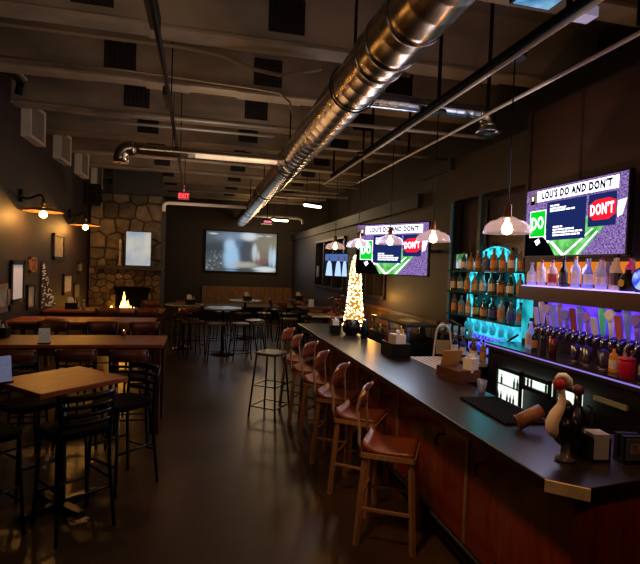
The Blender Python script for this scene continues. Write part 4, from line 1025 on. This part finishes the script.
# ------------------------------------------------------------------ teal shelf bay in the partition
bay = thing('shelf_bay', 'recessed shelf bay with teal edge lights in the right wall', 'shelves', (0, 0, 0))
b = MB(); b.box((3.445, 5.36, 2.0), (.02, 1.6, 2.0)); link('back_panel', b, mat('bay_back', '#100c16', .3), bay)
for y in (6.135,):
    b = MB(); b.box((3.375, y, 2.0), (.13, .03, 2.0)); link('side_lining', b, mat('bay_lining', '#0e1216', .4) if 'bay_lining' not in bpy.data.materials else bpy.data.materials['bay_lining'], bay)
b = MB(); b.box((3.3, 5.46, 2.55), (.05, .07, .85)); link('mullion', b, mat('mullion_teal', '#1d3a44', .4), bay)
for c_, d_ in (((3.285, 6.17, 2.15), (.02, .05, 1.6)),):
    b = MB(); b.box(c_, d_); link('light_edge', b, mat('edge_teal', '#22404a', .5, emit='#3088a0', es=.05) if 'edge_teal' not in bpy.data.materials else bpy.data.materials['edge_teal'], bay)
b = MB(); b.box((3.288, 4.47, 1.55), (.02, .15, .42)); tag(link('teal_side_light', b, emis_noise('teal_side', '#0c7f90', '#3fd8e8', .9, 4)), 'teal glowing upright strip below the left end of the ledge', 'light')
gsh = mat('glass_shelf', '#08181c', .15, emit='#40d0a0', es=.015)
for z in (2.04, 1.765, 1.465):
    b = MB(); b.box((3.33, 5.36, z-.01), (.2, 1.5, .02)); link('shelf', b, gsh, bay)
for c_, d_ in (((3.42, 5.8, 2.55), (.012, .58, .75)), ((3.42, 5.02, 2.66), (.012, .8, .55))):
    b = MB(); b.box(c_, d_); link('blind', b, mat('blind_dark', '#1a1428', .5), bay)
# teal arch reflection built as a glowing band and pane
ar = thing('arch_reflection', 'teal reflection of a lit arch behind the glass shelves of bottles', 'light', (3.41, 5.3, 1.66))
teal = emis_noise('teal_arch', '#087080', '#40e4fa', 1.7, 16, .35, .65)
b = MB(); n = 20
ring = [(math.cos(PI*i/n), math.sin(PI*i/n)) for i in range(n+1)]
vs = [(0, .6*c, .12+.56*s) for c, s in ring]+[(0, .47*c, .12+.43*s) for c, s in ring]; vs = [(0, .6, -.2)]+vs[:n+1]+[(0, -.6, -.2)]+[(0, .47, -.2)]+vs[n+1:]+[(0, -.47, -.2)]
m_ = n+3; fs = [(i, i+1, m_+i+1, m_+i) for i in range(m_-1)]
b._add(vs+[(x+.02, y, z) for x, y, z in vs], fs+[[2*m_+k for k in f][::-1] for f in fs]); link('arch_band', b, teal, ar)
b = MB(); b._add([(.015, .47, -.2)]+[(.015, .47*c, .12+.43*s) for c, s in ring]+[(.015, -.47, -.2)], [list(range(n+3))]); link('arch_pane', b, emis_noise('teal_pane', '#041418', '#0e6a78', .55, 5, .45, .7), ar)
# teal glowing panel below lowest shelf
b = MB(); b.box((3.415, 5.22, 1.29), (.012, 1.3, .34)); tag(link('teal_light_panel', b, emis_noise('teal_glow', '#0878a0', '#48e4ff', 1.35, 9, .3, .7)), 'bright teal glowing panel behind the hanging glasses', 'panel')
b = MB(); b.box((3.27, 5.2, 1.16), (.03, .7, .2)); tag(link('blue_light_panel', b, emis_noise('blue_glow', '#1a2ac0', '#7a80ff', 1.1, 30, .42, .6)), 'blue-violet sparkling panel under the teal glasses', 'panel')
# garland cable
pipe('dark cable drooping in front of the teal panel', [(3.28, 6.05, 1.36), (3.28, 5.7, 1.3), (3.28, 5.4, 1.2), (3.28, 5.1, 1.17), (3.28, 4.85, 1.22), (3.28, 4.6, 1.36)], .012, M['black'], 'cable', 'cable')
# shelf bottles
random.seed(31)
def row(z, ys, cols, names, which, hs):
    for i, y in enumerate(ys):
        c = cols[i % len(cols)]; nm = names[i % len(names)]
        bottle('%s bottle on the %s glass shelf, %s from the left' % (nm, which, NTH[i]), (3.285+.05*(i % 2), y, z), c, random.uniform(.034, .042), random.uniform(*hs)+.03, random.choice((0, 0, 1)), random.choice((0, 1, 1)) if 'amber' in nm else random.choice((0, 4, 1)), random.choice((0, 1, 2)), 'bottles on the glass shelves')
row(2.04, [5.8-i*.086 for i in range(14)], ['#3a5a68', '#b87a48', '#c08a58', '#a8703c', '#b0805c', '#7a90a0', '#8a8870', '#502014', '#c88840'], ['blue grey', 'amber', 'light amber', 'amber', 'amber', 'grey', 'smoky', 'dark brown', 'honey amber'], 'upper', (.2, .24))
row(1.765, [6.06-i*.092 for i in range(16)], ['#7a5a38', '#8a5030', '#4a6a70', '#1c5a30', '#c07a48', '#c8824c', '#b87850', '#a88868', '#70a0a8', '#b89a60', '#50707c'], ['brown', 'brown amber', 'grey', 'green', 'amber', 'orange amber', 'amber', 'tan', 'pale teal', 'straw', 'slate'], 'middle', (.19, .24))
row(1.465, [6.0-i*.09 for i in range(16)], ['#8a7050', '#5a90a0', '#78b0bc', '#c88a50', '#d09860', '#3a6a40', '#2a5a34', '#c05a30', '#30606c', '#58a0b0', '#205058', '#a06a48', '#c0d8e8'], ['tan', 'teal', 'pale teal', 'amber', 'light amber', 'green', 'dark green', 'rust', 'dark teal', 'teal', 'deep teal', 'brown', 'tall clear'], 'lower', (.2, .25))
b = MB(); b.box((0, 0, .12), (.012, .3, .22)); ptv = obj1('small_picture', 'small lit green and white picture at left of the upper glass shelf', 'picture', [('frame', b, M['black']), ('print', MB().box((-.008, 0, .12), (.006, .27, .19)), emis_noise('mini_tv', '#3a8a40', '#d8d0e4', .8, 8))], (3.36, 5.98, 2.04))
# upside down stem glasses hanging under lowest shelf
gt = mat('teal_lit_glassware', '#58c8d8', .08, emit='#30c0d8', es=.15, trans=.3)  # teal tint and glow stand for the light on the glasses
gp = None
for i in range(13):
    y = 5.78-i*.085
    lab = 'stemmed glass hanging upside down under the lower shelf, %s from the left' % NTH[i]
    if gp is None:
        gp = thing('hanging_glass', lab, 'glass', (3.36, y, 1.45), 0, 'stemmed glasses hanging under the lower shelf')
        b = MB(); b.lathe([(.03, 0), (.03, -.004), (.005, -.01), (.004, -.06)], seg=12); link('stem', b, gt, gp)
        b = MB(); b.lathe([(.004, -.06), (.028, -.085), (.034, -.12), (.028, -.16), (.026, -.16), (.031, -.12)], seg=12, close=False); link('bowl', b, gt, gp)
    else: dup(gp, (3.3+.06*(i % 2), y, 1.45), 0, lab)
# row of tumblers standing at left below shelves on a ledge
b = MB(); b.box((3.22, 5.75, 1.2), (.2, .95, .03)); tag(link('glass_ledge', b, M['wood_dark']), 'narrow ledge carrying upright glasses left of the teal panel', 'shelf')
gp = None
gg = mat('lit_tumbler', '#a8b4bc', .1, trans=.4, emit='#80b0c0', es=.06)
for i in range(9):
    y = 6.14-i*.09
    lab = 'upright tumbler on the narrow ledge, %s from the left' % NTH[i]
    if gp is None:
        gp = thing('ledge_tumbler', lab, 'glass', (3.2, y, 1.215), 0, 'tumblers on the narrow ledge')
        b = MB(); b.lathe([(.024, 0), (.03, .1), (.027, .1), (.022, .012)], seg=12); link('glass', b, gg, gp)
        b = MB(); b.lathe([(.025, 0), (.026, .01)], seg=12); link('base', b, M['steel'], gp)
    else: dup(gp, (3.2-.05*(i % 2), y, 1.215), 0, lab)

# ------------------------------------------------------------------ work area behind the bar
wk = thing('work_table', 'pale topped work table behind the bar', 'table', (3.0, 5.08, 0))
b = MB(); b.box((0, 0, 1.03), (.32, .9, .03)); link('tabletop', b, mat('pale_top', '#b0a89c', .4), wk)
b = MB(); b.box((0.02, 0, .55), (.26, .86, .9)); link('cabinet', b, M['black'], wk)
random.seed(41)
for i, (y, c, nm) in enumerate(((5.02, '#3a2c60', 'violet'), (4.9, '#2a1c14', 'dark brown'), (4.78, '#583428', 'brown'), (4.69, '#8a5a40', 'amber'), (5.2, '#201814', 'black'))):
    bottle('%s bottle on the pale work table behind the bar' % nm, (2.88+.05*(i % 2), y, 1.045), c, .034, .25, 0, [0, 0, 0, 1, 0][i], i % 3, 'bottles on the work table')
# folding step stool
st = thing('step_stool', 'silver folding step stool with an arched handle behind the bar', 'step stool', (2.58, 4.93, 0), R(-25))
st.scale = (.6, .6, .98)
b = MB()
arch = [(-.2, 0, .0), (-.17, .0, .9), (-.15, 0, 1.2), (-.13, 0, 1.33)]+[(-.12*math.cos(PI*i/8), 0, 1.36+.09*math.sin(PI*i/8)) for i in range(1, 8)]+[(.13, 0, 1.33), (.15, 0, 1.2), (.17, 0, .9), (.2, 0, 0)]
b.tube(arch, .017, 8); link('frame', b, mat('silver_paint', '#d4ccc0', .35, .35), st)
b = MB(); b.tube([(-.17, .4, 0), (-.15, .1, .95)], .012, 6); b.tube([(.17, .4, 0), (.15, .1, .95)], .012, 6); link('rear_leg', b, M['steel'], st)
for z in (.3, .62, .94):
    b = MB(); b.box((0, -.05, z), (.32, .16, .03)); link('step', b, M['black'], st)
b = MB(); b.box((0, 0, 1.2), (.24, .015, .16)); link('back_plate', b, mat('tan_plate', '#8a7a58', .5), st)
# glass washer station under the tree
wsn = thing('glass_station', 'low black bar station with rows of glasses near the lit tree', 'bar station', (2.98, 6.95, 0))
b = MB(); b.box((0, 0, .5), (.6, 1.5, 1.06)); link('cabinet', b, M['black'], wsn)
b = MB(); b.box((.02, 0, 1.25), (.58, 1.5, .03)); link('top_shelf', b, mat('station_top', '#1c1a1c', .3), wsn)
for y in (-.7, 0, .7):
    for x in (.27, -.24):
        b = MB(); b.box((x, y, 1.13), (.03, .03, .22)); link('post', b, M['steel'], wsn)
random.seed(5)
gp = None
for i in range(11):
    y = 6.3+i*.125
    lab = 'clear glass under the black station shelf, %s from the right' % NTH[i]
    if gp is None:
        gp = thing('stored_glass', lab, 'glass', (2.76, y, 1.03), 0, 'glasses in the black bar station')
        b = MB(); b.lathe([(.03, 0), (.04, .1), (.036, .1), (.027, .01)], seg=12); link('glass', b, mat('stored_glass', '#8a8488', .15, trans=.3), gp)
        b = MB(); b.lathe([(.03, 0), (.032, .01)], seg=12); link('base', b, M['steel'], gp)
    else: dup(gp, (2.76+.05*(i % 2), y, 1.03), 0, lab)
b = MB(); b.box((0, 0, .004), (.2, .28, .008), rz=.3); b.box((.02, .1, .01), (.2, .26, .006), rz=-.2)
obj1('paper_stack', 'loose white papers on top of the black bar station', 'paper', [('sheets', b, M['white'])], (2.95, 6.7, 1.266))
# christmas tree ---------------------------------------------------
tree = thing('lit_tree', 'slim artificial tree wrapped in glowing warm white lights', 'tree', (2.74, 8.75, 0))
b = MB(); b.box((0, 0, .45), (.5, .5, .9)); link('stand', b, M['wood_dark'], tree)
tprof = [(.05, .9), (.2, .95), (.165, 1.15), (.13, 1.4), (.108, 1.7), (.082, 2.0), (.05, 2.2), (.004, 2.28)]
def trad(z):
    for (r0, z0), (r1, z1) in zip(tprof, tprof[1:]):
        if z0 <= z <= z1: return r0+(r1-r0)*(z-z0)/(z1-z0)
    return .01
b = MB(); b.lathe(tprof, seg=16); link('cone', b, mat('tree_needles', '#7a5a24', .8, var=.5, scale=30, bump=.5, emit='#ffb040', es=.55), tree)  # cone emission imitates fairy lights shining on the needles
b = MB(); random.seed(2)
for i in range(560):
    z_ = .95+random.random()**1.15*1.31; r_ = trad(z_)+.008; a = random.uniform(0, 2*PI)
    b.ball((r_*math.cos(a), r_*math.sin(a), z_), random.uniform(.008, .015), seg=5, ring=3)
o = link('fairy_lights', b, emis('fairy', '#ffdc98', 12.), tree); o['kind'] = 'stuff'
b = MB()
for i in range(140):
    t_ = random.random(); z_ = .95+t_*1.28; r_ = trad(z_)*.9; a = random.uniform(0, 2*PI); L_ = .05
    b.tube([(r_*math.cos(a), r_*math.sin(a), z_), ((r_+L_)*math.cos(a+.3), (r_+L_)*math.sin(a+.3), z_-.01)], [.012, .003], 4)
o = link('twigs', b, mat('twig', '#5a4018', .8, emit='#ff9020', es=.12), tree); o['kind'] = 'stuff'  # twigs emit a little too, as if lit by the fairy lights
lamp('tree_glow', 'POINT', (3.05, 8.6, 1.5), 9, '#ffb050', .05)

# pendants ---------------------------------------------------------
shade_m = glassy('pendant_glass', '#e6e6f4', .97, .16, '#ffd0bc', .14)  # faint emission stands for bulb light scattered in the glass
pend = None
pdat = [(2.15, 3.2, 2.34), (2.21, 4.52, 2.34), (2.22, 5.72, 2.36), (2.06, 6.5, 2.345), (2.14, 8.05, 2.37)]
for i, (x, y, z) in enumerate(pdat):
    lab = ['nearest glass dome pendant lamp, before the large television', 'second glass dome pendant lamp from the camera over the bar', 'third glass dome pendant lamp, in front of the farther television', 'fourth glass dome pendant lamp, over the tree top', 'farthest glass dome pendant lamp over the end of the bar'][i]
    if pend is None:
        pend = thing('pendant_lamp', lab, 'lamp', (x, y, z), 0, 'glass pendant lamps over the bar'); pend.scale = (1.06, 1.06, 1)
        b = MB(); b.cyl((0, 0, .16), (0, 0, 1.25), .005, seg=6); link('cord', b, M['black'], pend)
        b = MB(); b.lathe([(.07, -.01), (.075, .02), (.03, .035)], (0, 0, 1.24), 14); link('canopy', b, M['black'], pend)
        b = MB(); b.lathe([(.012, .18), (.024, .17), (.026, .1), (.03, .085), (.034, .075)], seg=14); sk = link('socket', b, mat('copper_socket', '#a87048', .3, .8), pend)
        b = MB(); b.lathe([(.034, .085), (.05, .08), (.075, .062), (.115, .05), (.145, .02), (.158, -.02), (.163, -.036), (.156, -.036), (.14, .016), (.11, .045), (.07, .056), (.035, .074)], seg=32, close=False); link('shade', b, shade_m, pend)
        b = MB(); b.lathe([(.012, .08), (.016, .05), (.034, .015), (.037, -.01), (.028, -.035), (.004, -.046)], seg=14); link('bulb', b, emis('pendant_bulb', '#ffc878', 26.), sk)
    else: dup(pend, (x, y, z), 0, lab)
    lamp('pendant_light', 'POINT', (x, y, z-.12), 8, '#ffb060', .04)

# ------------------------------------------------------------------ far windows
dkglass = mat('night_glass', '#0b0908', .05, spec=.8)
for n_, (y0, y1, z0, z1) in enumerate(((11.4, 14.6, 1.45, 2.8), (8.6, 10.3, 1.45, 2.7))):
    b = MB(); yc, zc = (y0+y1)/2, (z0+z1)/2; w, h = y1-y0, z1-z0
    b.box((RX+.04, yc, z0+.03), (.2, w, .06)); b.box((RX+.04, yc, z1-.03), (.2, w, .06))
    for k in range(4): b.box((RX+.04, y0+.03+k*(w-.06)/3, zc), (.16, .06, h))
    wo = struct('window_%d' % (n_+1), b, mat('window_frame_%d' % n_, '#1c130d', .45))
    b = MB(); b.box((RX+.1, yc, zc), (.02, w, h)); g_ = link('pane', b, dkglass, wo)
b = MB(); b.box((RX-.03, 14.2, 1.9), (.03, .22, .32)); tag(link('window_poster', b, mat('poster_grey', '#a8a8a8', .6, var=.3, scale=14)), 'small pale poster at the left of the far right window', 'poster')

# ------------------------------------------------------------------ far seating
bench = thing('wall_bench', 'long bench with wood back along the far wall', 'bench', (1.6, 18.3, 0))
b = MB(); b.box((0, 0, .52), (3.4, .9, .06)); link('seat', b, mat('bench_grey', '#7a7468', .5), bench)
b = MB()
for i in range(20): b.box((-1.6+i*.169, .42, .87), (.16, .05, .64))
link('backrest', b, mat('bench_wood', '#8a6034', .5, var=.4, scale=3, stretch=(3, 1, 1)), bench)
b = MB()
for i in range(6): b.box((-1.6+i*.64, -.3, .245), (.07, .07, .49))
link('leg', b, M['black'], bench)
tag(struct('door_1', MB().box((-1.45, FY-.02, 1.1), (.95, .04, 2.2)), mat('dark_door', '#0d0806', .6)), 'x', 'door') if False else None
round_top = mat('pale_laminate', '#9a9284', .2, var=.1, scale=6)
def round_table(label, x, y, r=.42):
    t = thing('round_table', label, 'table', (x, y, 0), 0, 'round high tables at the far end')
    b = MB(); b.lathe([(r-.01, 1.01), (r, 1.02), (r, 1.045), (r-.01, 1.05)], seg=32); link('tabletop', b, round_top, t)
    b = MB(); b.cyl((0, 0, .03), (0, 0, 1.01), .035, seg=12); link('post', b, M['black_metal'], t)
    b = MB(); b.lathe([(.26, 0), (.26, .015), (.05, .05), (.04, .08)], seg=20); link('base', b, M['black_metal'], t)
    return t
round_table('round high table before the far wall bench', 1.1, 13.5, .45)
round_table('round high table in the middle of the room', .42, 11.05, .42)
round_table('round high table before the dark left part of the far wall', -.45, 11.9, .42)
caddy('napkin caddy on the round table before the far bench', (1.15, 13.4, 1.05))
caddy('napkin caddy on the round table before the dark left part of the far wall', (-.3, 11.75, 1.05))
rs = metal_stool('backless stool at the middle round table, left one', (.28, 10.5, 0), .1, False, .75, 'backless stools', 'backless_stool')
for x, y, lab in ((.78, 10.55, 'backless stool at the middle round table, right one'), (1.0, 12.85, 'backless stool at the round table before the bench, left one'), (1.55, 12.95, 'backless stool at the round table before the bench, right one'), (.5, 13.2, 'backless stool left of the round table before the bench')):
    dup(rs, (x, y, 0), .2, lab)
for x, y, rz, lab in ((1.15, 11.2, 100, 'wood-backed chair right of the middle round table'), (-.22, 10.85, -60, 'wood-backed chair left of the middle round table'), (-1.0, 11.6, -50, 'wood-backed chair at the round table nearest the fireplace, left'), (-.34, 11.3, 30, 'wood-backed chair at the round table nearest the fireplace, right'), (-.5, 12.5, 180, 'wood-backed chair behind the round table nearest the fireplace')):
    dup(wc, (x, y, 0), R(rz), lab)
ped_table('high table along the right wall under the far window', (2.75, 14.1, 0), 0, .8, .7, M['wood_dark'])
ped_table('high table by the right wall beyond the end of the bar', (2.7, 11.6, 0), 0, .9, .7, M['wood_dark'])
ped_table('pale high table just beyond the end of the bar', (2.45, 9.75, 0), 0, .7, .5, round_top)
caddy('napkin caddy on the table under the far window', (2.7, 14.05, 1.05))
tent('white card on the table by the right wall beyond the bar', (2.5, 11.45, 1.05), R(10), card_w, .12, .2)
for x, y, rz, lab in ((2.1, 14.1, -90, 'wood-backed chair at the table under the far window, aisle side'), (2.6, 13.5, 0, 'wood-backed chair at the table under the far window, near side'), (2.0, 11.6, -90, 'wood-backed chair at the right wall table beyond the bar, aisle side'), (2.5, 11.05, 0, 'wood-backed chair at the right wall table beyond the bar, near left'), (2.95, 11.05, 0, 'wood-backed chair at the right wall table beyond the bar, near right'), (2.65, 12.15, 180, 'wood-backed chair at the right wall table beyond the bar, far side'), (2.2, 12.9, -60, 'wood-backed chair standing between the two right wall tables')):
    dup(wc, (x, y, 0), R(rz), lab)
# bottles on the pale table
# scrap of paper on floor under near chair
b = MB(); b.box((0, 0, .003), (.12, .14, .004), rz=.4); b.box((.02, .0, .008), (.1, .1, .004), rz=.8); tag(link('floor_scrap', b, mat('scrap', '#e8b068', .7, col2='#8a5a30', scale=30), loc=(-.9, 4.02, 0)), 'crumpled tan paper scrap on the floor under the near chair', 'paper')
# small dark box/projector near far ceiling
pj = thing('projector', 'small projector with red light hanging before the projection screen', 'projector', (1.75, 14.5, 3.3))
b = MB(); b.box((0, 0, 0), (.32, .28, .11)); link('housing', b, M['black'], pj); b = MB(); b.cyl((0, 0, .05), (0, 0, 1.7), .015, seg=8); link('pole', b, M['pipe_dark'], pj); b = MB(); b.box((.0, -.145, 0), (.22, .006, .05)); link('indicator', b, emis('pj_pink', '#ff6a90', 1.5), pj)

# ------------------------------------------------------------------ remaining light
lamp('teal_wash', 'AREA', (3.28, 5.2, 1.44), 1.2, '#30d8ff', .1, (0, R(30), 0), size_y=1.2)
lamp('teal_top', 'POINT', (3.33, 5.3, 1.99), 3, '#30e0f0', .1)
lamp('teal_mid', 'POINT', (3.33, 5.3, 1.72), 2.6, '#30e0f0', .1)
lamp('purple_wash', 'AREA', (3.14, 3.4, 1.755), 3, '#6a50ff', .22, (0, R(-10), 0), size_y=1.5)
for y in (1.95, .7): lamp('pendant_light', 'POINT', (2.12, y, 2.22), 9, '#ffb870', .04)  # unseen pendants continuing the row, added to light the near bar end
# added fill lamps without fixtures, brightening the room and far walls
for x, y, pw in ((.7, 6.2, 8), (-.6, 10, 4), (1.8, 16.2, 30)):
    lamp('room_fill', 'POINT', (x, y, 2.9), pw, '#ffc890', .3)
for x, y, pw in ((-1.2, 4.0, 14), (.4, 8.0, 16), (2.6, 5.0, 4), (-.4, 12.5, 14), (0, .5, 12)):
    lamp('ceiling_fill', 'AREA', (x, y-1.2, 3.0), pw*.75, '#ffe4cc', 1.2, (R(132), 0, 0))  # added upward fill that brightens the beams, no fixture here

def aim(o, t): o.rotation_euler = (Vector(t)-o.location).to_track_quat('-Z', 'Y').to_euler()
aim(lamp('bar_front_fill', 'SPOT', (.3, 2.3, 3.2), 85, '#ffc48c', .12, angle=R(62)), (1.78, 2.9, .75))  # added fill aimed at the long bar face, no fixture
aim(lamp('aisle_fill', 'SPOT', (.2, 3.6, 3.2), 32, '#ffc48c', .12, angle=R(60)), (1.5, 4.6, .6))  # extra unseen lamp brightening stools and bar from the aisle
aim(lamp('table_fill', 'SPOT', (-1.3, 4.9, 3.2), 24, '#ffa850', .1, angle=R(26)), (-1.05, 4.3, 1.05))  # added lamp that warms the near square tabletop
w = bpy.data.worlds.new('World'); scene.world = w; w.use_nodes = True
w.node_tree.nodes['Background'].inputs['Color'].default_value = (*lin('#3a3030'), 1); w.node_tree.nodes['Background'].inputs['Strength'].default_value = .05

# ------------------------------------------------------------------ camera
f, yaw, pitch, roll = 490., math.atan(115.6/490.2), math.atan(13.9/490), .036
fw = Vector((math.sin(yaw)*math.cos(pitch), math.cos(yaw)*math.cos(pitch), -math.sin(pitch)))
rt = Vector((math.cos(yaw), -math.sin(yaw), 0)); up = rt.cross(fw)
r2 = rt*math.cos(roll)+up*math.sin(roll); u2 = up*math.cos(roll)-rt*math.sin(roll)
cam = bpy.data.cameras.new('Camera'); co = bpy.data.objects.new('Camera', cam); COL.objects.link(co)
m3 = Matrix((r2, u2, -fw)).transposed().to_4x4(); m3.translation = Vector((0, 0, 2.0)); co.matrix_world = m3
cam.sensor_width = 36; cam.sensor_fit = 'HORIZONTAL'; cam.lens = f/640*36; cam.clip_start = .02
scene.camera = co
scene.view_settings.view_transform = 'Standard'
scene.view_settings.look = 'None'
scene.view_settings.exposure = 0
scene.cycles.use_denoising = True
scene.cycles.max_bounces = 8
scene.cycles.transparent_max_bounces = 16
scene.cycles.sample_clamp_indirect = 3
scene.cycles.caustics_reflective = False; scene.cycles.caustics_refractive = False
